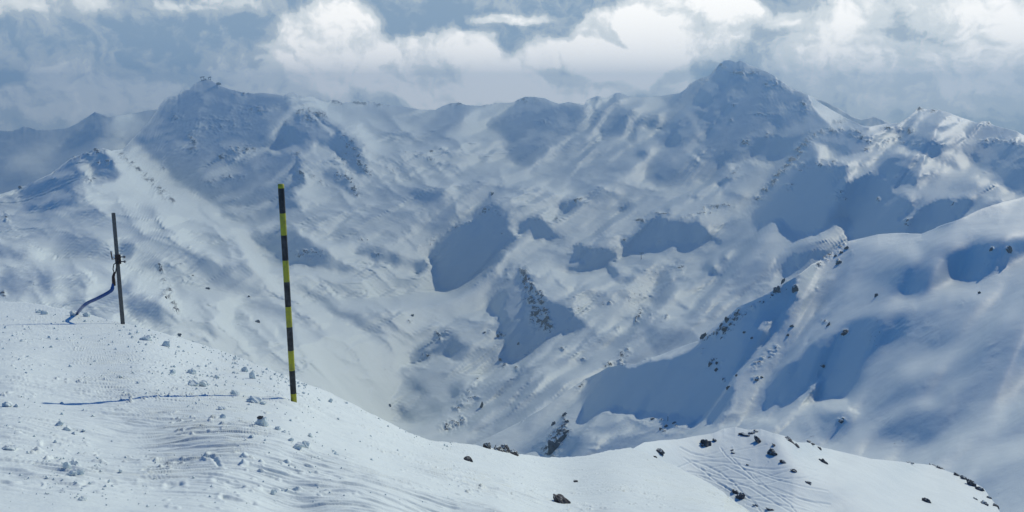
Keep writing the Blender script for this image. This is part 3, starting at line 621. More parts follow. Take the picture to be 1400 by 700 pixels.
def sheet(k, name, fx, fy, mat, marks, disp, back=(10, .22, 30)):
    crest, bot, x0, x1 = SPEC[k]; q = qgrid(k); nr, nc = q.shape
    NC = (nc-1)*fx+1; NR = (nr-1)*fy+1
    q = cub(cub(q, np.linspace(0, nr-1, NR), 0), np.linspace(0, nc-1, NC), 1)
    px = np.linspace(x0, x1, NC); c = crest_at(crest, px); v = np.linspace(0, 1, NR)[:, None]
    py = rows(c, bot, v, px[1]-px[0]); px = np.broadcast_to(px, py.shape)
    P = rays(px, py)*np.exp(q)[..., None]
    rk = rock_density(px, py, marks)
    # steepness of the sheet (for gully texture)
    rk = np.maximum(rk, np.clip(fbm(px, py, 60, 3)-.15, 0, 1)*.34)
    P[..., 2] += disp(P[..., 0], P[..., 1], rk, px, py, np.exp(q))
    # far side of the crest: the mountain rolls over and falls away behind it
    nb, frac, dip = back
    D0 = np.exp(q[0]); dirn = rays(px[0], py[0]); dirn[:, 2] = 0
    slope0 = rays(px[0], py[0])[:, 2]
    tail = []
    prev = P[0].copy(); sl = slope0-.02
    for i in range(nb):
        f = (i+1)/nb; step = D0*frac*f*f*.3
        sl = slope0*(1-f)-math.tan(R(dip))*min(1, f*1.6)-.03
        prev = prev+dirn*step[:, None]; prev = prev.copy(); prev[:, 2] += sl*step
        tail.append(prev)
    P = np.concatenate([np.stack(tail[::-1]), P], 0)
    rk = np.concatenate([np.zeros((nb, NC)), rk], 0)
    P[..., 2] += CAMZ
    return mesh_grid(name, P, mat, rk)

ROCKS_FAR = [(330,205,28,8,0.75),(262,195,10,22,0.7),(330,128,12,4,0.85),(350,150,34,7,0.6),(305,215,12,6,0.8),(315,242,20,5,0.7),(290,250,14,6,0.6),(240,160,14,10,0.5),(222,232,8,8,0.6),(230,270,10,8,0.6),(300,170,50,14,0.5),(135,207,15,4,0.9),(145,223,18,4,0.9),(122,247,10,7,0.7),(165,210,236,275,3.5,0.75),(95,217,125,208,3,0.6),(28,258,5,3,0.8),(412,152,440,160,6,0.75),(425,166,20,12,0.55),(405,212,10,8,0.6),(412,240,7,11,0.85),(470,185,502,235,5,0.75),(468,214,22,14,0.5),(475,240,489,266,4,0.8),(463,240,12,8,0.6),(390,170,8,8,0.5),(420,348,25,8,0.75),(428,242,450,255,3,0.5),(540,230,15,8,0.55),(550,205,602,222,2.5,0.5),(590,207,3,3,0.9),(455,139,530,143,3,0.7),(617,142,690,142,2.5,0.7),(720,137,16,6,0.85),(745,165,12,5,0.5),(985,90,14,6,0.7),(1020,100,28,7,0.75),(1000,143,7,4,0.85),(1045,157,25,3,0.6),(1018,195,10,6,0.85),(1060,115,22,7,0.75),(1100,145,12,10,0.7),(960,110,22,5,0.6),(1050,185,18,6,0.55),(970,170,16,6,0.5),(1000,165,3,5,0.7),(1145,165,12,6,0.8),(1112,185,1036,272,3.5,0.9),(1130,225,20,8,0.7),(1095,230,15,10,0.5),(1080,257,8,6,0.8),(1150,268,12,10,0.75),(1200,275,4,5,0.6),(1165,180,1190,195,4,0.7),(1240,180,12,6,0.9),(1257,150,8,4,0.9),(1280,152,12,3,0.8),(1295,163,8,4,0.5),(1212,178,8,4,0.8),(1225,195,1290,200,3,0.45),(1350,170,10,4,0.5),(1388,196,12,8,0.7),(1240,306,8,6,0.9),(1300,278,8,5,0.6),(1120,180,1150,178,3,0.7),(1200,200,1230,190,3,0.5),(1185,205,6,4,0.7),(1340,195,1380,192,3,0.5),(875,303,10,5,0.9),(905,292,12,3,0.8),(852,330,4,6,0.8),(790,335,10,3,0.8),(716,372,736,446,5.5,0.95),(736,405,750,450,5,1.0),(695,372,6,8,0.6),(790,425,15,8,0.65),(830,415,12,5,0.6),(655,290,667,285,3.5,0.8),(676,291,10,5,0.5),(735,300,15,5,0.6),(640,305,614,315,2,0.6),(672,265,2,4,0.9),(680,320,10,6,0.35),(893,380,4,5,0.7),(928,367,10,9,0.7),(597,455,601,466,2,0.8),(582,485,8,4,0.85),(610,456,4,3,0.5),(8,297,6,8,0.7),(3,402,6,5,0.8),(218,365,234,402,3,0.65),(225,405,5,4,0.9),(230,400,245,432,4,0.65),(258,382,12,8,0.5),(240,362,12,3,0.5),(850,283,3,4,0.5),(770,280,795,272,2.5,0.6),(825,262,8,3,0.5),(945,268,4,3,0.6),(993,243,4,3,0.6),(1000,240,1010,230,2,0.6),(960,285,1000,282,3,0.55),(930,300,970,290,3,0.5),(800,340,840,345,3,0.4),(905,330,6,4,0.4),(600,325,575,340,4,0.45),(560,315,540,330,4,0.35),(490,325,500,330,4,0.5),(515,347,8,4,0.7),(543,350,4,3,0.5),(760,300,6,4,0.6),(690,500,8,6,0.6),(685,458,8,8,0.6),(668,455,6,5,0.6),(710,470,4,3,0.6),(640,545,5,4,0.6),(625,560,655,520,4,0.45),(610,585,630,575,5,0.75),(620,560,5,4,0.7),(650,545,8,4,0.5),(845,450,4,5,0.8),(868,440,878,425,3,0.85),(770,478,8,5,0.75),(705,505,5,4,0.7),(795,492,8,3,0.5),(560,440,4,3,0.7),(890,432,3,4,0.8),(910,434,4,3,0.9),(885,492,4,3,0.5),(855,480,840,500,4,0.6),(830,501,850,497,4,0.6)]
ROCKS_MID = [(1152,334,1118,362,3,0.75),(1147,357,3,5,0.9),(1062,395,5,4,1.0),(1087,394,4,4,1.0),(1060,402,962,464,2.5,0.7),(1010,428,985,458,5,0.85),(975,495,10,8,0.65),(960,480,8,8,0.45),(1155,455,6,4,0.9),(1127,440,5,4,0.6),(1030,502,1062,478,4,0.5),(1125,500,4,4,0.6),(1033,518,6,5,0.65),(990,520,5,5,0.6),(790,532,800,520,3,0.6),(772,572,776,590,4,0.75),(768,590,750,620,8,0.9),(830,503,890,490,1.5,0.4),(1357,340,3,3,0.8),(1378,341,4,3,0.95),(1150,575,6,4,0.85),(905,575,4,3,0.6),(895,573,10,3,0.5),(910,590,8,4,0.7),(925,583,4,3,0.7),(880,578,10,3,0.5),(1074,395,6,4,0.4),(985,495,4,4,0.7),(1000,440,5,5,0.6),(1030,545,4,4,0.4),(640,600,620,612,5,0.7),(1165,345,4,6,0.4),(1315,415,6,5,0.3),(1260,330,8,2,0.3),(1048,442,4,2,0.8),(1115,395,4,3,0.5)]
def disp_far(x, y, rk, px, py, D):
    hum = np.exp(-(((px-840)/190)**2+((py-340)/110)**2))
    left = np.exp(-(((px-150)/260)**2+((py-350)/120)**2))
    d = fbm(x, y, 260, 4, .45)*(1.1+1.8*hum+.6*left)
    d = d+fbm(x, y, 34, 3, .5)*(.22+.22*hum+.05*left)
    d = d+rk*(ridged(x, y, 55, 4, .55)*5.0)
    # wind-drift grooves running down-slope to the right
    g = gnoise((x*.55+y*.83)/420, (x*.83-y*.55)/38)
    d = d+g*(.3*left+.2)
    fade = np.clip(D/1500, .25, 1.3)
    return d*fade
def disp_mid(x, y, rk, px, py, D):
    d = fbm(x, y, 90, 4, .45)*1.0+fbm(x, y, 14, 3, .5)*.07
    g = gnoise((x*.6+y*.8)/160, (x*.8-y*.6)/13)
    d = d+g*.10+rk*ridged(x, y, 16, 4, .55)*2.0
    return d*np.clip(D/900, .3, 1.2)
def disp_plain(x, y, rk, px, py, D): return fbm(x, y, 500, 5, .5)*9
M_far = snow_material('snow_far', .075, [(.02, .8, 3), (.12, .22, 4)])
M_mid = snow_material('snow_mid', .22, [(.07, .5, 3), (.5, .10, 4)])
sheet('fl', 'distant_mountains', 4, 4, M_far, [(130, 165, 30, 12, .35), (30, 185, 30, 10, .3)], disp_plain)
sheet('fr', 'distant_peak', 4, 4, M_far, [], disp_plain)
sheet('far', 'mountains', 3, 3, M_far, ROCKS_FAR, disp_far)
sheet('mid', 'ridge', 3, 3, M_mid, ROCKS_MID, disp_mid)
M_base = snow_material('snow_plain', None, [(.01, 2, 3)])
n = 40; xs = np.linspace(-10500, 10500, n); ys = np.linspace(-1500, 11800, n); X, Y = np.meshgrid(xs, ys)
mesh_grid('valley_floor', np.stack([X, Y, -900+fbm(X, Y, 3000, 3)*40], -1), M_base)

# knoll with ski tracks
TRACKS = [([(925,640),(945,632),(970,630),(1000,633),(1030,640),(1060,642),(1090,637),(1115,643)],1.1,0.05),([(945,630),(965,636),(985,646),(1003,660),(1015,674),(1032,688),(1050,715)],1.1,0.06),([(935,626),(955,640),(985,651),(1020,655),(1055,650),(1080,643),(1100,640)],1.0,0.05),([(985,612),(992,622),(1005,634),(1018,642),(1030,644),(1042,640),(1050,632)],0.9,0.05),([(958,640),(975,655),(1000,671),(1030,683),(1065,690),(1110,699)],1.1,0.06),([(995,662),(1020,664),(1050,661),(1080,653),(1105,654),(1128,660)],1.0,0.05),([(960,655),(980,646),(1005,640),(1030,645),(1060,655),(1095,664),(1132,672)],1.0,0.05),([(1005,616),(1022,613),(1048,608)],0.9,0.05),([(970,672),(1000,664),(1030,660),(1060,668),(1090,680),(1122,690)],1.1,0.05),([(940,645),(965,649),(995,656),(1025,666),(1050,682),(1085,702)],1.1,0.06),([(985,692),(1015,682),(1050,678),(1090,681),(1135,690)],1.1,0.05),([(930,612),(945,620),(962,623),(985,617),(1000,612)],1.1,0.07),([(1000,625),(1015,640),(1035,658),(1060,676),(1080,690),(1100,715)],1.0,0.05),([(1040,645),(1060,652),(1085,655),(1120,650)],0.8,0.04),([(1110,625),(1125,622),(1135,630),(1128,640),(1115,642)],0.8,0.03),([(1020,690),(1060,705),(1120,712)],1.1,0.05),([(950,622),(975,626),(1000,624),(1025,630)],0.9,0.05),([(965,640),(990,636),(1015,648),(1040,664),(1075,676)],0.9,0.05),([(980,660),(1010,676),(1045,698)],0.9,0.05),([(1030,650),(1050,668),(1090,690),(1120,700)],0.9,0.04),([(955,650),(990,664),(1020,684)],0.9,0.05)]
def disp_knoll(x, y, rk, px, py, D):
    d = fbm(x, y, 9, 4, .5)*.10+fbm(x, y, 1.6, 2)*.02
    for (pts, w, dep) in TRACKS:
        pts = np.array(pts, float); m = np.full(px.shape, 1e9)
        for a, b in zip(pts[:-1], pts[1:]):
            vx, vy = b-a; t = np.clip(((px-a[0])*vx+(py-a[1])*vy)/(vx*vx+vy*vy), 0, 1)
            m = np.minimum(m, np.hypot(px-a[0]-t*vx, (py-a[1]-t*vy)))
        d = d-1.0*dep*np.exp(-(m/w)**2)+.35*dep*np.exp(-((m-2.2*w)/w)**2)
    return d
M_knoll = snow_material('snow_knoll', None, [(.5, .05, 4), (4, .012, 4)])
sheet('knoll', 'snow_knoll', 6, 6, M_knoll, [], disp_knoll, (8, .35, 25))

# ------------------------------------------------------------------ foreground slope
FG_CREST = [(-420,404),(-60,408),(0,412),(40,414),(100,424),(168,442),(200,449),(250,463),(300,478),(350,498),(402,518),(440,533),(480,552),(520,572),(560,591),(590,601),(620,605),(650,607),(680,613),(700,619),(720,623),(750,626),(780,625),(800,623),(830,617),(850,613),(862,612),(880,618),(900,627),(930,641),(960,656),(990,673),(1010,689),(1030,703),(1070,735)]
FG_PTS = [(-420,404,30),(-420,720,3.6),(0,700,3.55),(200,700,3.65),(400,700,3.95),(600,700,4.7),(700,700,5.3),(850,700,7.0),(1000,700,9.8),(1070,735,9.0),(0,412,27),(-200,408,28),(168,443,19.5),(300,479,17),(402,552,8.9),(430,530,13.0),(520,572,12.5),(600,603,13),(700,620,16.5),(760,626,21),(862,612,30),(930,641,20),(1010,689,12.5),(100,575,7.0),(200,580,6.95),(0,550,7.7),(0,480,12.6),(200,500,11.1),(300,540,8.7),(700,655,9),(850,650,13.5),(600,645,7.0),(500,610,7.2)]
def tps_fit(pts):
    A = np.array([(rays(x, y)*D) for x, y, D in pts]); n = len(A)
    d = np.hypot(A[:, None, 0]-A[None, :, 0], A[:, None, 1]-A[None, :, 1]); K = d**2*np.log(d+1e-9)
    M = np.zeros((n+3, n+3)); M[:n, :n] = K+.02*np.eye(n); M[:n, n] = 1; M[:n, n+1:] = A[:, :2]; M[n, :n] = 1; M[n+1:, :n] = A[:, :2].T
    w = np.linalg.solve(M, np.r_[A[:, 2], 0, 0, 0]); return A, w
FGA, FGW = tps_fit(FG_PTS)
def fg_q(px, py):
    """log distance on the foreground by bearing/elevation, linear-kernel interpolation of the survey points"""
    p = np.array(FG_PTS, float); q = np.log(p[:, 2]); A = p[:, :2]; n = len(A)
    d = np.hypot(A[:, None, 0]-A[None, :, 0], A[:, None, 1]-A[None, :, 1])
    k = lambda d: np.sqrt(d*d+60**2)
    M = np.zeros((n+3, n+3)); M[:n, :n] = -k(d); M[:n, n] = 1; M[:n, n+1:] = A/500; M[n, :n] = 1; M[n+1:, :n] = A.T/500
    w = np.linalg.solve(M, np.r_[q, 0, 0, 0]); o = w[n]+w[n+1]*px/500+w[n+2]*py/500
    for i in range(n): o = o-w[i]*k(np.hypot(px-A[i, 0], py-A[i, 1]))
    return o
POLE_XY = (rays(402, 552)*8.9)[:2]
def fg_disp(x, y, D):
    # wind crust: thin scarps running roughly across the slope
    wx = x+.25*fbm(x, y, 1.3, 2); wy = y+.10*fbm(x+9, y, .9, 2)+.05*x
    lam = np.clip(D/6, .8, 1.8)
    s = gnoise(wx/.42, wy/.052)*.5+gnoise(wx/.8+7, wy/.11)*.5
    patch = np.clip(fbm(x-4, y+8, 1.7, 3)*1.1+.72, 0, 1)
    scarp = 1/(1+np.exp(-(s-.12)*16))*.018*patch
    s2 = gnoise(wx/.16+3, wy/.030+5)
    scarp = scarp+1/(1+np.exp(-(s2-.2)*12))*.007*patch
    scarp = scarp*np.clip(1.25-D/16, .25, 1)
    d = scarp+fbm(x, y, 2.4, 3)*.035+fbm(x, y, .30, 3)*.006*(.4+patch)
    pr = np.hypot(x-POLE_XY[0], y-POLE_XY[1]); d = d+.045*np.exp(-(pr/.22)**2)-.05*np.exp(-(pr/.085)**2)-.02*np.exp(-((pr-.38)/.12)**2)
    crumbs = np.clip(fbm(x+3, y, .075, 2)-.42, 0, 1)*np.clip(fbm(x, y+2, .9, 2)*1.6+.1, 0, 1)*.05
    return d+crumbs
TRENCH = [([(112,675),(128,669),(140,666),(160,668),(184,668)],3.2,.030),([(-10,668),(20,670),(56,671)],2.6,.022),([(296,662),(312,667),(330,670)],4.5,.03),([(305,684),(325,690),(345,692)],4,.025),([(230,668),(245,666)],4,.02),
 ([(262,625),(290,629),(300,640)],3,.015),([(60,607),(80,609)],3,.015)]
def trench(px, py):
    d = np.zeros(np.shape(px))
    for (pts, w, dep) in TRENCH:
        m = np.full(np.shape(px), 1e9)
        for (ax, ay), (bx, by) in zip(pts[:-1], pts[1:]):
            vx, vy = bx-ax, by-ay; tt = np.clip(((px-ax)*vx+(py-ay)*vy)/(vx*vx+vy*vy), 0, 1); m = np.minimum(m, np.hypot(px-ax-tt*vx, (py-ay-tt*vy)*1.4))
        k = np.clip(.55+.8*fbm(px*1.0+ax, py*1.6, 34, 2, .5), 0, 1.3); m = m+w*.8*fbm(px+90, py*1.7+by, 30, 2, .5)
        d = d-.75*dep*k*np.exp(-(np.abs(m)/w)**2.5)+.2*dep*k*np.exp(-((m-1.9*w)/w)**2)
    return d
def fg_point(px, py):
    D = float(np.exp(fg_q(np.array([float(px)]), np.array([float(py)])))[0]); P = rays(px, py)*D
    z = P[2]+float(fg_disp(np.array([P[0]]), np.array([P[1]]), np.array([D]))[0])
    return Vector((P[0], P[1], z+CAMZ)), D
def build_foreground(mat):
    xa = np.concatenate([np.linspace(-420, -62, 60), np.arange(-60, 1062, 1.0)])
    c = crest_at(FG_CREST, xa)
    N1 = 420; v = np.linspace(0, 1, N1)[:, None]**1.0
    bot = 730.0; py = c[None]*(1-v)+np.maximum(bot, c+12)*v; px = np.broadcast_to(xa, py.shape)
    q = fg_q(px, py)
    for r in range(N1-2, -1, -1): q[r] = np.maximum(q[r], q[r+1]+2e-4)
    P = rays(px, py)*np.exp(q)[..., None]
    P[..., 2] += fg_disp(P[..., 0], P[..., 1], np.exp(q))+trench(px, py)
    # towards and past the camera's feet: same slope carried on
    g = P[-1]; rows = []
    for f in np.linspace(.06, 1, 14):
        tgt = np.stack([g[:, 0]*1.0, -3.0+0*g[:, 1], g[:, 2]*0], -1)
        y = g[:, 1]*(1-f)+(-3.0)*f
        z = g[:, 2]+(g[:, 1]-y)*.02
        rows.append(np.stack([g[:, 0]*(1+.2*f), y, z], -1))
    P = np.concatenate([P, np.stack(rows)], 0)
    # over the brow: falls away steeply
    D0 = np.exp(q[0]); dirn = rays(px[0], py[0]); s0 = dirn[:, 2].copy(); dirn[:, 2] = 0
    prev = P[len(P)*0].copy(); back = []
    for i in range(14):
        f = (i+1)/14; st = .12+1.6*f*f
        prev = prev+dirn*st; prev[:, 2] += (s0*(1-.3*f)-.10-.35*f)*st; back.append(prev.copy())
    P = np.concatenate([np.stack(back[::-1]), P], 0)
    P[..., 2] += CAMZ
    return mesh_grid('snow_slope', P, mat)
M_fg = snow_material('snow_near', None, [(9, .010, 5), (60, .0016, 4)])
build_foreground(M_fg)

# ------------------------------------------------------------------ haze
def make_haze():
    bm = bmesh.new(); bmesh.ops.create_cube(bm, size=1)
    x0, x1, y0, y1, z0, z1 = -11000, 11000, -2000, 12200, -1000, 335
    for v in bm.verts: v.co = Vector(((x0+x1)/2+v.co.x*(x1-x0), (y0+y1)/2+v.co.y*(y1-y0), (z0+z1)/2+v.co.z*(z1-z0)))
    me = bpy.data.meshes.new('haze'); bm.to_mesh(me); bm.free()
    m = bpy.data.materials.new('haze'); m.use_nodes = True; t = NT(m.node_tree); t.n.clear()
    pv = t.new('ShaderNodeVolumePrincipled'); pv.inputs['Color'].default_value = (.50, .77, 1.0, 1)
    pv.inputs['Density'].default_value = HAZE; pv.inputs['Anisotropy'].default_value = .2
    o = t.new('ShaderNodeOutputMaterial'); t.l.new(pv.outputs[0], o.inputs['Volume'])
    m.cycles.homogeneous_volume = True
    me.materials.append(m); ob = bpy.data.objects.new('haze', me); COL.objects.link(ob); ob['kind'] = 'stuff'
    ob['label'] = 'thin pale blue haze over the valley and the far peaks'
HAZE = 1.2e-4
make_haze()

# ------------------------------------------------------------------ objects
def link(name, me, mats, parent=None):
    o = bpy.data.objects.new(name, me); COL.objects.link(o)
    for m in (mats if isinstance(mats, (list, tuple)) else [mats]): me.materials.append(m)
    if parent: o.parent = parent
    return o
def tag(o, label, cat, group=None):
    o['label'] = label; o['category'] = cat
    if group: o['group'] = group
    return o
def empty(name, where):
    o = bpy.data.objects.new(name, None); COL.objects.link(o); o.location = where; o.empty_display_size = .2; return o
def tube_mesh(name, pts, rad, seg=12, smooth=True, band_index=None, square=False):
    """tube through pts (list of Vectors); rad is a number or one per point"""
    bm = bmesh.new(); n = len(pts); rings = []
    radii = rad if isinstance(rad, (list, tuple)) else [rad]*n
    up = None
    for i, p in enumerate(pts):
        t = (pts[min(i+1, n-1)]-pts[max(i-1, 0)]).normalized()
        if up is None: up = t.orthogonal().normalized()
        up = (up-t*up.dot(t)).normalized(); side = t.cross(up)
        rings.append([bm.verts.new(p+(up*math.cos(2*math.pi*k/seg+(.785 if square else 0))+side*math.sin(2*math.pi*k/seg+(.785 if square else 0)))*radii[i]) for k in range(seg)])
    for i in range(n-1):
        for k in range(seg):
            f = bm.faces.new((rings[i][k], rings[i][(k+1) % seg], rings[i+1][(k+1) % seg], rings[i+1][k])); f.smooth = smooth
            if band_index: f.material_index = band_index(i)
    a = bm.faces.new(rings[0][::-1]); b = bm.faces.new(rings[-1])
    if band_index: a.material_index = band_index(0); b.material_index = band_index(n-2)
    me = bpy.data.meshes.new(name); bm.to_mesh(me); bm.free(); return me
def box_mesh(name, size, offset=(0, 0, 0), bevel=0.0, rot=None):
    bm = bmesh.new(); bmesh.ops.create_cube(bm, size=1)
    for v in bm.verts: v.co = Vector((v.co.x*size[0], v.co.y*size[1], v.co.z*size[2]))
    if bevel: bmesh.ops.bevel(bm, geom=bm.edges[:], offset=bevel, segments=2, affect='EDGES')
    for v in bm.verts:
        if rot: v.co = rot @ v.co
        v.co += Vector(offset)
    me = bpy.data.meshes.new(name); bm.to_mesh(me); bm.free(); return me

def worn(name, col, col2, rough=.6, scale=30, metal=0.0, bump=.0006):
    m, t, b = principled(name, col, rough, metal, .35)
    tc = t.new('ShaderNodeTexCoord').outputs['Object']
    n = t.noise(tc, scale, 5, .65)
    t.l.new(t.mix(t.ramp(n, .42, .68), col, col2), b.inputs['Base Color'])
    t.l.new(t.ramp(t.noise(tc, scale*2.7, 3), .3, .7, rough-.1, min(1, rough+.15)), b.inputs['Roughness'])
    bp = t.new('ShaderNodeBump'); bp.inputs['Distance'].default_value = bump; bp.inputs['Strength'].default_value = 1
    t.l.new(n, bp.inputs['Height']); t.l.new(bp.outputs[0], b.inputs['Normal'])
    return m
M_black = worn('black_paint', (.018, .019, .022), (.055, .058, .065), .5, 14)
M_yellow = worn('yellow_paint', (.40, .39, .028), (.27, .26, .05), .5, 14)
M_wood = worn('grey_wood', (.10, .097, .092), (.19, .18, .165), .85, 40, 0, .002)
M_steel = worn('dull_steel', (.16, .16, .17), (.10, .085, .075), .45, 60, .8)
M_rust = worn('dark_iron', (.045, .035, .033), (.09, .05, .04), .7, 60, .4)
M_hose = worn('blue_hose', (.012, .06, .22), (.02, .085, .28), .38, 14)
M_strap = worn('dark_strap', (.03, .032, .037), (.06, .06, .065), .8, 50)
M_hut = worn('dark_hut', (.07, .07, .075), (.12, .11, .10), .8, .2)

def rock_material(name, scale, snowy=.72):
    m, t, b = principled(name, (.08, .08, .085), .88, 0, .25)
    geo = t.new('ShaderNodeNewGeometry'); pos = geo.outputs['Position']
    n1 = t.noise(pos, scale, 6, .68); n2 = t.noise(pos, scale*5, 4, .7)
    rock = t.mix(t.ramp(n1, .35, .68), (.05, .051, .056), (.17, .165, .158))
    rock = t.mix(t.ramp(n2, .62, .72), rock, (.26, .255, .24))
    sp = t.new('ShaderNodeSeparateXYZ'); t.l.new(geo.outputs['Normal'], sp.inputs[0])
    up = t.m('ADD', sp.outputs[2], t.m('MULTIPLY', t.m('SUBTRACT', n1, .5), 1.1))
    mask = t.ramp(up, snowy, snowy+.10)
    t.l.new(t.mix(mask, rock, SNOW), b.inputs['Base Color'])
    bp = t.new('ShaderNodeBump'); bp.inputs['Distance'].default_value = .12/scale; bp.inputs['Strength'].default_value = 1
    t.l.new(t.m('ADD', n1, t.m('MULTIPLY', n2, .4)), bp.inputs['Height']); t.l.new(bp.outputs[0], b.inputs['Normal'])
    return m
M_rock_near = rock_material('rock_near', 22, .97)
M_rock_pile = rock_material('rock_pile', 14, .62)
M_rock_knoll = rock_material('rock_knoll', 1.6, .84)
M_rock_far = rock_material('rock_far', .16, .80)
M_lump = snow_material('snow_lump', None, [(40, .006, 4), (140, .0015, 3)])

def make_boulder(name, number, width, length, height, levels=3, cuts=9, rough=.16):
    picker = random.Random(number); bm = bmesh.new(); bmesh.ops.create_icosphere(bm, subdivisions=levels, radius=1)
    facets = []
    for i in range(cuts):
        n = Vector((picker.gauss(0, 1), picker.gauss(0, 1), picker.gauss(0, .8))).normalized(); facets.append((n, picker.uniform(.5, .86)))
    off = [picker.uniform(0, 50) for _ in range(2)]
    for v in bm.verts:
        for n, d in facets:
            k = v.co.dot(n)-d
            if k > 0: v.co -= n*k*.96
    co = np.array([v.co for v in bm.verts])
    bumps = fbm(co[:, 0]*1.0+co[:, 2]*.7+off[0], co[:, 1]+off[1]-co[:, 2]*.4, .8, 4, .6)*rough
    for v, k in zip(bm.verts, bumps):
        v.co *= 1+float(k); v.co = Vector((v.co.x*width, v.co.y*length, v.co.z*height))
    me = bpy.data.meshes.new(name); bm.to_mesh(me); bm.free(); return me
def put_rock(pt, w, h, number, mat, label, group, tilt=0.0, depth=.7, name='rock', cat='rock', levels=3, sink=.25, rough=.16, cuts=9):
    P, D = pt
    half = w*D/FPX*.5; tall = h*D/FPX*.5
    me = make_boulder(name, number, half, half*depth, tall*1.25, levels, cuts, rough)
    o = link(name, me, mat); o.location = P+Vector((0, half*depth*.3, tall*(1-sink*2)*.8))
    az = math.atan2(P.x, P.y)
    o.rotation_euler = Euler((0, tilt, -az), 'XYZ')
    tag(o, label, cat, group); return o

# piste marker pole: bands read off from the top down
def marker_pole():
    base, D = fg_point(402, 552)
    top = rays(384, 252)*D; top = Vector((top[0], top[1], top[2]+CAMZ)); base = base-Vector((0, 0, .004))
    ax = top-base; pole_length = ax.length
    cuts = [252, 257, 290, 319, 353, 382, 416, 444, 477, 505, 538, 556]
    t = [1-(c-252)/(553.0-252) for c in cuts]; t[-1] = -.02
    pts, mats = [], []
    ys = sorted(t)
    for k, a in enumerate(ys): pts.append(base+ax*a)
    # yellow at both ends, alternating
    me = tube_mesh('marker_pole', [pts[0]]+pts[1:-1]+[pts[-1], pts[-1]+ax.normalized()*.004], [.0035*D]*(len(pts))+[.0028*D], 20, True, lambda i: 1 if i % 2 == 0 or i >= len(pts)-2 else 0)
    o = link('marker_pole', me, [M_black, M_yellow])
    tag(o, 'tall thin piste pole banded black and yellow standing in the foreground snow', 'pole')
marker_pole()

# weathered post with a clamp, and the blue hose hung on it
def at(px, py, D):
    r = rays(px, py)*D; return Vector((r[0], r[1], r[2]+CAMZ))
def post_and_hose():
    base, D = fg_point(168, 443.5)
    top = at(155, 291, D)
    root = empty('post', base)
    local_point = lambda p: p-base
    ax = (top-base)
    me = tube_mesh('timber', [Vector((0, 0, 0))-ax*.03, ax*.5, ax*.995, ax], [.046, .043, .041, .036], 4, False, None, True); link('timber', me, M_wood, root)
    clamp_point = local_point(at(161.3, 354.5, D)); u = ax.normalized()
    me = tube_mesh('clamp', [clamp_point-u*.10, clamp_point-u*.09, clamp_point+u*.09, clamp_point+u*.10], [.058, .064, .064, .058], 4, False, None, True); link('clamp', me, M_rust, root)
    r = Vector((1, 0, 0))
    for dz in (.05, -.05):
        c = clamp_point+u*dz
        me = tube_mesh('bolt', [c+r*.03, c+r*.125, c+r*.126, c+r*.15], [.012, .012, .026, .026], 8, False); link('bolt', me, M_steel, root)
    me = tube_mesh('bracket', [clamp_point-r*.03+u*.02, clamp_point-r*.12+u*.0, clamp_point-r*.135+u*.17], [.013, .014, .011], 8); link('bracket', me, M_rust, root)
    tag(root, 'leaning grey wooden post with an iron clamp at the brow of the snow slope', 'post')
    # hose
    hose_base = fg_point(104, 430)[0]; hose_far = fg_point(104, 430)[1]
    way = [(155.4, 384, D-.12), (154.2, 391, D-.13), (153, 396, D-.14), (149, 399.5, D-.1), (141, 404, D), (131, 409, D+.2), (121, 413.5, D+.5), (114, 418.5, D+.8), (109, 424, .5*(D+hose_far)+.6), (105.5, 429, hose_far), (103.5, 435, hose_far-.1)]
    P = [at(*w) for w in way]
    pts = []
    for i in range(len(P)-1):
        p0, p1, p2, p3 = P[max(i-1, 0)], P[i], P[i+1], P[min(i+2, len(P)-1)]
        for k in range(6):
            f = k/6.0; pts.append(.5*(2*p1+(p2-p0)*f+(2*p0-5*p1+4*p2-p3)*f*f+(3*p1-p0-3*p2+p3)*f**3))
    pts.append(P[-1])
    hose_root = empty('hose', P[-1])
    local = lambda p: p-P[-1]
    me = tube_mesh('pipe', [local(p) for p in pts], [.022]*4+[.030]*4+[.037]*(len(pts)-8), 12); link('pipe', me, M_hose, hose_root)
    j = P[0]; k1 = at(156.8, 372, D-.12); k2 = at(157.2, 360, D-.1)
    me = tube_mesh('coupling', [local(j-Vector((0, 0, .10))), local(j-Vector((0, 0, .02))), local(j+Vector((0, 0, .09))), local(k1)], [.034, .036, .030, .022], 10, False); link('coupling', me, M_rust, hose_root)
    for dx in (-.03, .035):
        me = tube_mesh('strap', [local(k1+Vector((dx*.3, 0, -.03))), local(k1+Vector((dx, 0, .06))), local(k2+Vector((dx, 0, -.03))), local(k2+Vector((.06, .06, .06)))], .011, 6); link('strap', me, M_strap, hose_root)
    tag(hose_root, 'blue hose hanging from the wooden post and curving down into the snow', 'hose')
post_and_hose()

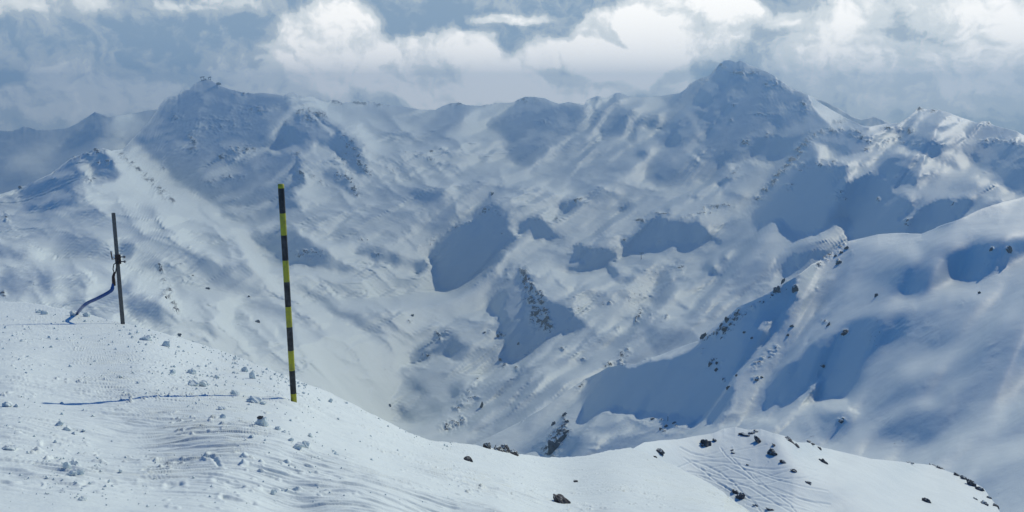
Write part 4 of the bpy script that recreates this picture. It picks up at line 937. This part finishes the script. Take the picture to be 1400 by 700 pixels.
# summit station on the left peak, a second hut beside it
def place_far(px, py): return locate('far', px, py)
def station():
    P, D = place_far(281.5, 110.5); s = D/FPX
    root = empty('cable_car_station', P-Vector((0, 0, s*1.2)))
    def part(n, x, z, w, h, d=2.2): link(n, box_mesh(n, (w*s, d*s, h*s), (x*s, 0, z*s), .04*s), M_hut, root)
    part('hall', 0.4, 1.6, 11.5, 1.9, 3.5)
    for x in (-6.0, -2.6): part('pillar', x, 4.0, .55, 3.2, .6)
    for x in (3.6, 6.0): part('pillar', x, 3.7, .5, 3.0, .6)
    link('roof', box_mesh('roof', (5.2*s, 3.4*s, .9*s), (-4.3*s, 0, 5.9*s), .05*s, Matrix.Rotation(-.10, 3, 'Y')), M_hut, root)
    link('roof', box_mesh('roof', (3.6*s, 3.2*s, .9*s), (5.0*s, 0, 5.5*s), .05*s, Matrix.Rotation(-.35, 3, 'Y')), M_hut, root)
    link('annex', box_mesh('annex', (1.8*s, 2*s, 1.5*s), (-.5*s, 0, 3.2*s), .04*s), M_hut, root)
    tag(root, 'tiny cable car station with raised roofs on top of the left summit', 'station')
    P, D = place_far(299, 115.5); s = D/FPX
    root = empty('summit_hut', P-Vector((0, 0, s*.8)))
    link('cabin', box_mesh('cabin', (5.6*s, 2.5*s, 2.2*s), (0, 0, 1.4*s), .05*s), M_hut, root)
    link('roof', box_mesh('roof', (3.2*s, 2.9*s, .7*s), (-.5*s, 0, 2.9*s), .05*s), M_hut, root)
    tag(root, 'tiny dark hut just right of the summit station', 'hut')
    # pylon on the cliff bench, and a thin post low on the right slope
    P, D = place_far(876.5, 355); s = D/FPX
    root = empty('lift_pylon', P-Vector((0, 0, s)))
    link('mast', tube_mesh('mast', [Vector((0, 0, 0)), Vector((0, 0, 10.5*s))], [.45*s, .3*s], 8), M_hut, root)
    link('crossarm', box_mesh('crossarm', (6*s, .6*s, .8*s), (.3*s, 0, 10.2*s), .05*s), M_hut, root)
    tag(root, 'tiny dark lift pylon above the cliff band in the middle of the valley', 'pylon')
    P, D = locate('mid', 913, 576); s = D/FPX
    root = empty('post', P-Vector((0, 0, s*.5)))
    link('pole', tube_mesh('pole', [Vector((0, 0, 0)), Vector((0, 0, 8.2*s))], [.5*s, .4*s], 8), M_hut, root)
    link('snow_top', make_boulder('snow_top', 5, .9*s, .9*s, .8*s, 2, 4, .1), M_lump, root).location = (0, 0, 8.6*s)
    tag(root, 'thin dark post with a white snowy tip at the foot of the shaded slope', 'post')
station()

# rocks poking through the snow: (px, py of the base, width px, height px, tilt, description)
FG_ROCKS = [
 (640, 629, 16, 9, .25, 'flat grey slab of rock alone in the smooth snow of the foreground'),
 (767, 690, 32, 10, .42, 'long dark slab of rock lying in the snow at the bottom edge of the picture'),
 (787, 660, 9, 5, .1, 'small dark stone just above the long slab in the foreground snow'),
 (667, 611, 13, 12, -.2, 'snow dusted rock at the left end of the grey rock pile on the brow'),
 (681, 615, 18, 10, .15, 'low grey rock at the front of the rock pile on the brow'),
 (691, 613, 15, 15, .0, 'tallest grey rock in the pile on the brow'),
 (702, 618, 17, 10, .4, 'sloping grey rock at the right end of the pile on the brow'),
 (679, 608, 11, 9, -.1, 'pale snow covered rock at the back of the pile on the brow')]
KNOLL_ROCKS = [
 (903, 620, 13, 10, .5, 'dark slanting rock on the left flank of the tracked knoll'), (895, 626, 8, 6, .1, 'small round rock below the slanting rock on the left flank of the knoll'),
 (907, 639, 6, 5, .3, 'small dark stone beside the brow left of the ski tracks'), (923, 643, 10, 8, .4, 'dark notched rock beside the brow left of the ski tracks'),
 (966, 608, 15, 13, .6, 'large dark rock on the small shaded mound of the knoll'), (960, 610, 7, 5, .0, 'small rock at the foot of the large rock on the shaded mound'), (977, 603, 6, 5, .7, 'small slanting stone right of the large rock on the shaded mound'),
 (1018, 596, 13, 7, .1, 'dark rock at the left end of the band on top of the knoll'), (1028, 593, 11, 5, -.2, 'pale topped rock in the band on top of the knoll'), (1038, 605, 18, 9, .75, 'long dark rock slanting down from the top of the knoll'), (1035, 591, 13, 4, .4, 'thin rock strip along the crest of the knoll'),
 (1056, 621, 15, 12, .8, 'dark rock with a steep face halfway down the knoll'), (1059, 610, 13, 3, .7, 'thin slanting rock strip above the steep faced rock'), (1071, 633, 10, 5, .6, 'low rock strip below the steep faced rock'), (1086, 645, 9, 5, .3, 'dark rock at the lower right of the ski tracks'),
 (1082, 604, 17, 3, .65, 'long thin rock strip along the right edge of the knoll'), (1090, 610, 10, 3, .75, 'short rock strip at the lower end of the right edge of the knoll'), (1108, 606, 13, 3, .4, 'thin rock strip at the left start of the bench'), (1121, 614, 7, 4, .5, 'small dark rock at the end of the bench strip'),
 (1127, 633, 11, 7, .6, 'dark rock alone inside ring shaped tracks'), (1003, 620, 7, 3, .2, 'small flat stone at the top of the ski tracks'), (1001, 616, 5, 3, .0, 'tiny stone above the flat stone at the top of the ski tracks'), (1022, 636, 5, 3, .3, 'tiny stone in the middle of the ski tracks'), (1106, 661, 10, 5, .3, 'dark rock at the lower right end of the ski tracks'),
 (1013, 681, 14, 13, .6, 'dark square rock at the lower edge of the ski tracks by the brow'), (1005, 674, 10, 7, .5, 'pale rock touching the square rock at the lower edge of the tracks'), (1033, 692, 7, 4, .4, 'small rock at the bottom below the square rock'), (1055, 698, 14, 5, .3, 'flat dark rock at the very bottom below the ski tracks'),
 (1268, 687, 12, 8, .2, 'ragged dark rock alone on the lower right snow bench'), (1245, 633, 9, 2, .1, 'thin dark strip on the far edge of the snow bench'), (1276, 637, 9, 3, .3, 'dark strip at the start of the rim at lower right'), (1286, 641, 12, 3, .45, 'long low rock strip along the rim at lower right'),
 (1308, 650, 9, 4, .4, 'small dark rock on the rim at lower right'), (1318, 655, 11, 6, .5, 'dark rock next to the biggest rock on the rim'), (1330, 664, 16, 9, .65, 'biggest dark rock on the rim at lower right'), (1341, 671, 13, 8, .75, 'rounded dark rock at the lower end of the biggest rim rock'), (1353, 682, 9, 4, .7, 'small rock low on the rim near the right edge'), (1362, 693, 12, 4, .7, 'lowest rock strip on the rim near the right edge'), (1333, 683, 7, 4, .3, 'small stone below the rim rocks at lower right'), (1346, 690, 11, 6, .35, 'dark rock near the bottom right below the rim')]
MID_ROCKS = [
 ('mid', 757, 617, 20, 20, .1, 'tall dark crag with a snowy top rising behind the brow'), ('mid', 768, 604, 14, 14, .7, 'slanting dark crag just above the tall crag'), ('mid', 774, 594, 8, 8, .8, 'narrow upper end of the slanting crag'),
 ('mid', 772, 569, 11, 6, .3, 'dark boulder high on the slope above the crags'), ('mid', 757, 581, 6, 6, .2, 'small dark boulder left of the slope above the crags'), ('mid', 775, 578, 6, 5, .2, 'small dark boulder between the high boulder and the crags'),
 ('mid', 1062, 400, 11, 9, .1, 'dark round boulder under the crest of the shaded ridge'), ('mid', 1087, 398, 10, 8, .1, 'dark boulder with a snowy top right of the round boulder on the shaded ridge'), ('mid', 1071, 385, 4, 7, .4, 'narrow dark rock on the crest above the round boulder'),
 ('mid', 995, 439, 9, 8, .3, 'dark rock knob on the shaded ridge crest'), ('mid', 1007, 431, 9, 6, .3, 'dark rock on the crest right of the rock knob'), ('mid', 986, 446, 5, 6, .2, 'small dark rock on the crest left of the rock knob'), ('mid', 992, 451, 9, 6, .5, 'dark rock just below the rock knob'), ('mid', 962, 462, 9, 9, .7, 'tall snowy rock rib at the lower end of the crest'),
 ('mid', 972, 499, 9, 7, .1, 'cluster rock in the middle of the shaded face'), ('mid', 980, 506, 7, 4, -.3, 'flat rock below the cluster rock in the shaded face'), ('mid', 980, 498, 4, 5, .1, 'narrow rock right of the cluster rock in the shaded face'), ('mid', 1018, 455, 6, 3, .0, 'flat dark rock alone high on the shaded face'), ('mid', 1028, 463, 4, 3, .0, 'tiny rock right of the flat rock high on the shaded face'), ('mid', 1083, 447, 5, 5, .2, 'dark rock on the light streak beside the shaded face'), ('mid', 1077, 459, 4, 4, .2, 'small rock lower on the light streak'),
 ('mid', 1034, 521, 6, 5, .2, 'dark rock at the head of the light tongue'), ('mid', 1041, 517, 5, 3, .2, 'small rock touching the rock at the head of the light tongue'), ('mid', 1007, 514, 4, 3, .0, 'tiny dark rock in the lower shaded face'), ('mid', 996, 531, 5, 5, .3, 'ragged dark rock low in the shaded face'),
 ('mid', 1155, 458, 8, 6, .5, 'dark wedge rock at the top of the second shaded face'), ('mid', 1126, 502, 5, 5, .1, 'small dark rock with a snowy top inside the second shaded face'), ('mid', 1133, 445, 4, 7, .3, 'narrow rock above the second shaded face'), ('mid', 1146, 361, 7, 6, .3, 'dark rock below the rocky crest point'), ('mid', 1158, 341, 6, 5, .3, 'dark rock on the rocky crest point'), ('mid', 1150, 347, 5, 4, .3, 'second dark rock down the rocky crest point'), ('mid', 1142, 351, 5, 4, .3, 'lowest small rock on the rocky crest point'),
 ('mid', 1356, 343, 5, 4, .0, 'left boulder of the pair in the shaded bowl at far right'), ('mid', 1379, 344, 9, 7, .0, 'larger snow capped boulder of the pair in the shaded bowl at far right'), ('mid', 1198, 405, 5, 4, .0, 'lone dark rock below the dome on the right'), ('mid', 1339, 401, 4, 3, .0, 'small dark rock on the lit lip at far right'),
 ('mid', 922, 579, 6, 3, .0, 'flat dark rock at the foot of the shaded slope'), ('mid', 893, 574, 7, 4, .1, 'dark rock at the foot of the slope left of the thin post'), ('mid', 904, 588, 6, 4, -.4, 'dark rock in the row below the thin post'), ('mid', 911, 584, 5, 4, -.4, 'right rock in the row below the thin post'), ('mid', 1151, 578, 8, 5, -.6, 'dark rock streak on the snowy hump at right'),
 ('far', 733, 432, 6, 14, .3, 'dark rock rib in the middle of the pyramid face'), ('far', 744, 444, 8, 13, .4, 'broad dark rock at the bottom of the pyramid rib'), ('far', 726, 398, 5, 9, .2, 'narrow rock high on the pyramid rib'), ('far', 723, 383, 4, 6, .2, 'small rock near the tip of the pyramid'),
 ('far', 673, 267, 3, 7, .3, 'thin rock needle on the tip of the middle spur'), ('far', 709, 471, 4, 3, .0, 'dark rock low on the pyramid face'), ('far', 681, 461, 5, 5, .1, 'dark rock left of the foot of the pyramid'), ('far', 662, 456, 5, 4, .1, 'dark rock in the lit snow left of the pyramid'), ('far', 684, 493, 6, 5, .1, 'dark rock just below the foot of the pyramid'),
 ('far', 585, 488, 5, 4, .1, 'dark rock in the shaded side of the snowy knob'), ('far', 658, 557, 5, 9, .3, 'narrow dark rock on the streaked slope'), ('far', 533, 555, 4, 4, .0, 'lone dark rock on the valley floor by the brow'), ('far', 564, 432, 5, 4, .1, 'dark rock at the foot of the left valley slope'), ('far', 284, 395, 6, 3, .2, 'dark flat rock on the left slope behind the pole'), ('far', 352, 441, 6, 5, .1, 'dark snow capped rock on the left slope low behind the pole'), ('far', 226, 408, 5, 4, .1, 'dark rock at the tip of the shaded patch right of the wooden post'), ('far', 340, 406, 4, 3, .0, 'small dark rock on the left slope beside the pole'), ('far', 245, 459, 6, 4, .2, 'dark rock at the brow right of the wooden post')]
k = 0
ROCK_GROUP = 'dark rocks poking through the snow'
for (px, py, w, h, tilt, text) in FG_ROCKS:
    k += 1; py = max(py, float(crest_at(FG_CREST, px))+1.2); put_rock(fg_point(px, py), w, h*.95, 100+k, M_rock_pile if 'pile' in text else M_rock_near, text, ROCK_GROUP, tilt, .8, levels=4, sink=.34, rough=.34)
for (px, py, w, h, tilt, text) in KNOLL_ROCKS:
    k += 1; put_rock(locate('knoll', px, py), w*1.05, h*.75, 100+k, M_rock_knoll, text, ROCK_GROUP, tilt, .7, levels=4, rough=.36, sink=.40)
for (layer, px, py, w, h, tilt, text) in MID_ROCKS:
    k += 1; put_rock(locate(layer, px, py), w*1.05, h*1.15, 100+k, M_rock_far, text, ROCK_GROUP, tilt, .6, levels=4 if w > 9 else 3, rough=.42, sink=.36, cuts=12)

# lumps of snow thrown about the foreground, each a thing of its own
LUMPS = [(199, 466, 17, 8, 'grey snow lump at the top of the lump field near the brow'), (226, 473, 11, 9, 'upright snow lump beside the topmost lump near the brow'), (235, 512, 10, 7, 'small rounded snow lump left of the double lump'), (262, 510, 13, 8, 'snow lump above the double lump'), (264, 528, 15, 10, 'left half of the double snow lump'), (277, 528, 13, 9, 'right half of the double snow lump'),
 (345, 518, 9, 15, 'tall snow lump near the brow left of the pole'), (334, 508, 9, 8, 'small snow lump behind the tall lump'), (320, 541, 14, 9, 'snow lump between the double lump and the pole'), (347, 551, 20, 10, 'wide snow lump lying across the pole shadow'), (359, 553, 9, 6, 'small snow lump touching the wide lump by the pole shadow'),
 (357, 580, 17, 16, 'round snowball with a dark stone on top below the pole'), (380, 585, 11, 7, 'snow lump right of the snowball'), (388, 590, 8, 6, 'small snow lump at the start of the trail below the pole'), (397, 602, 9, 6, 'snow lump in the middle of the trail below the pole'), (407, 613, 16, 9, 'flat snow lump near the end of the trail below the pole'), (416, 612, 14, 13, 'angular snow block at the end of the trail below the pole'),
 (458, 622, 9, 9, 'lone upright snow lump right of the pole foot'), (434, 625, 7, 5, 'small lone snow lump below the angular block'), (345, 599, 9, 4, 'flat snow lump below the snowball'), (424, 594, 7, 8, 'small jagged snow lump right of the trail'), (304, 570, 10, 7, 'snow lump at the middle of the pole shadow'), (303, 560, 10, 5, 'flat snow lump just above the pole shadow'),
 (101, 643, 13, 9, 'snow lump at the top of the lower left group'), (92, 651, 10, 10, 'snow lump at the left of the lower left group'), (104, 660, 21, 9, 'wide snow lump at the bottom of the lower left group'), (132, 642, 10, 6, 'angular snow lump right of the lower left group'), (13, 614, 15, 7, 'flat snow lump near the left edge'), (9, 552, 13, 8, 'snow lump at the left edge above the flat lump'), (22, 553, 7, 5, 'small snow lump beside the left edge lump'),
 (81, 582, 10, 6, 'snow lump at the top of the short trail at left'), (92, 588, 11, 6, 'snow lump in the short trail at left'), (102, 593, 8, 4, 'last small lump of the short trail at left'), (112, 692, 12, 6, 'snow lump at the bottom edge at left'), (374, 678, 9, 9, 'snow lump near the bottom edge below the pole'), (452, 550, 7, 6, 'small snow lump right of the pole near the brow'), (296, 516, 10, 5, 'flat snow lump left of the tall lump'), (60, 430, 8, 6, 'snow lump on the brow left of the hose'), (52, 428, 9, 6, 'second snow lump on the brow left of the hose'), (118, 433, 9, 7, 'snow lump at the foot of the hose'), (99, 432, 7, 8, 'pointed snow lump left of the hose foot')]
for i, (px, py, w, h, text) in enumerate(LUMPS):
    put_rock(fg_point(px, py), w, h, 400+i, M_lump, text, 'snow lumps scattered over the foreground', .1*((i*7) % 5-2), .8, 'snow_lump', 'snow lump', 4, .3, .26, 7)
stone = put_rock(fg_point(358, 570), 9, 4, 901, M_rock_near, 'small black stone sitting on the round snowball', 'black stone on a snowball', -.35, .6, 'stone', 'stone')
P, D = fg_point(357, 580); stone.location = P+Vector((.0, -.02, 13.5*D/FPX))
del stone['group']

# crumbs of snow no one could count
def crumbs():
    chooser = random.Random(11); V = []; Fc = []
    base = bmesh.new(); bmesh.ops.create_icosphere(base, subdivisions=1, radius=1)
    ball_points = [v.co.copy() for v in base.verts]; ball_faces = [[v.index for v in f.verts] for f in base.faces]; base.free()
    zones = [(0, 330, 415, 520, 230), (150, 420, 450, 545, 260), (330, 440, 500, 600, 120), (60, 160, 620, 690, 110), (0, 130, 540, 620, 60), (0, 480, 600, 700, 170), (380, 620, 540, 690, 90), (250, 330, 500, 560, 80)]
    for (x0, x1, y0, y1, n) in zones:
        for i in range(n):
            px = chooser.uniform(x0, x1); c = float(crest_at(FG_CREST, px)); py = max(chooser.uniform(y0, y1), c+.6+abs(chooser.gauss(0, 6)))
            P, D = fg_point(px, py); s = D/FPX*chooser.choice((.5, .7, .8, 1.0, 1.3, 1.9))*chooser.uniform(.7, 1.3)
            q = Euler((chooser.uniform(0, 6), chooser.uniform(0, 6), chooser.uniform(0, 6))).to_matrix(); o = len(V)
            for v in ball_points:
                w = q @ Vector((v.x*s*chooser.uniform(.8, 1.5), v.y*s, v.z*s*.8)); V.append(P+w+Vector((0, 0, s*.3)))
            Fc += [[a+o for a in f] for f in ball_faces]
    me = bpy.data.meshes.new('snow_crumbs'); me.from_pydata([tuple(v) for v in V], [], Fc)
    o = link('snow_crumbs', me, M_lump); o['kind'] = 'stuff'; o['label'] = 'fine snow crumbs strewn over the foreground slope'
crumbs()
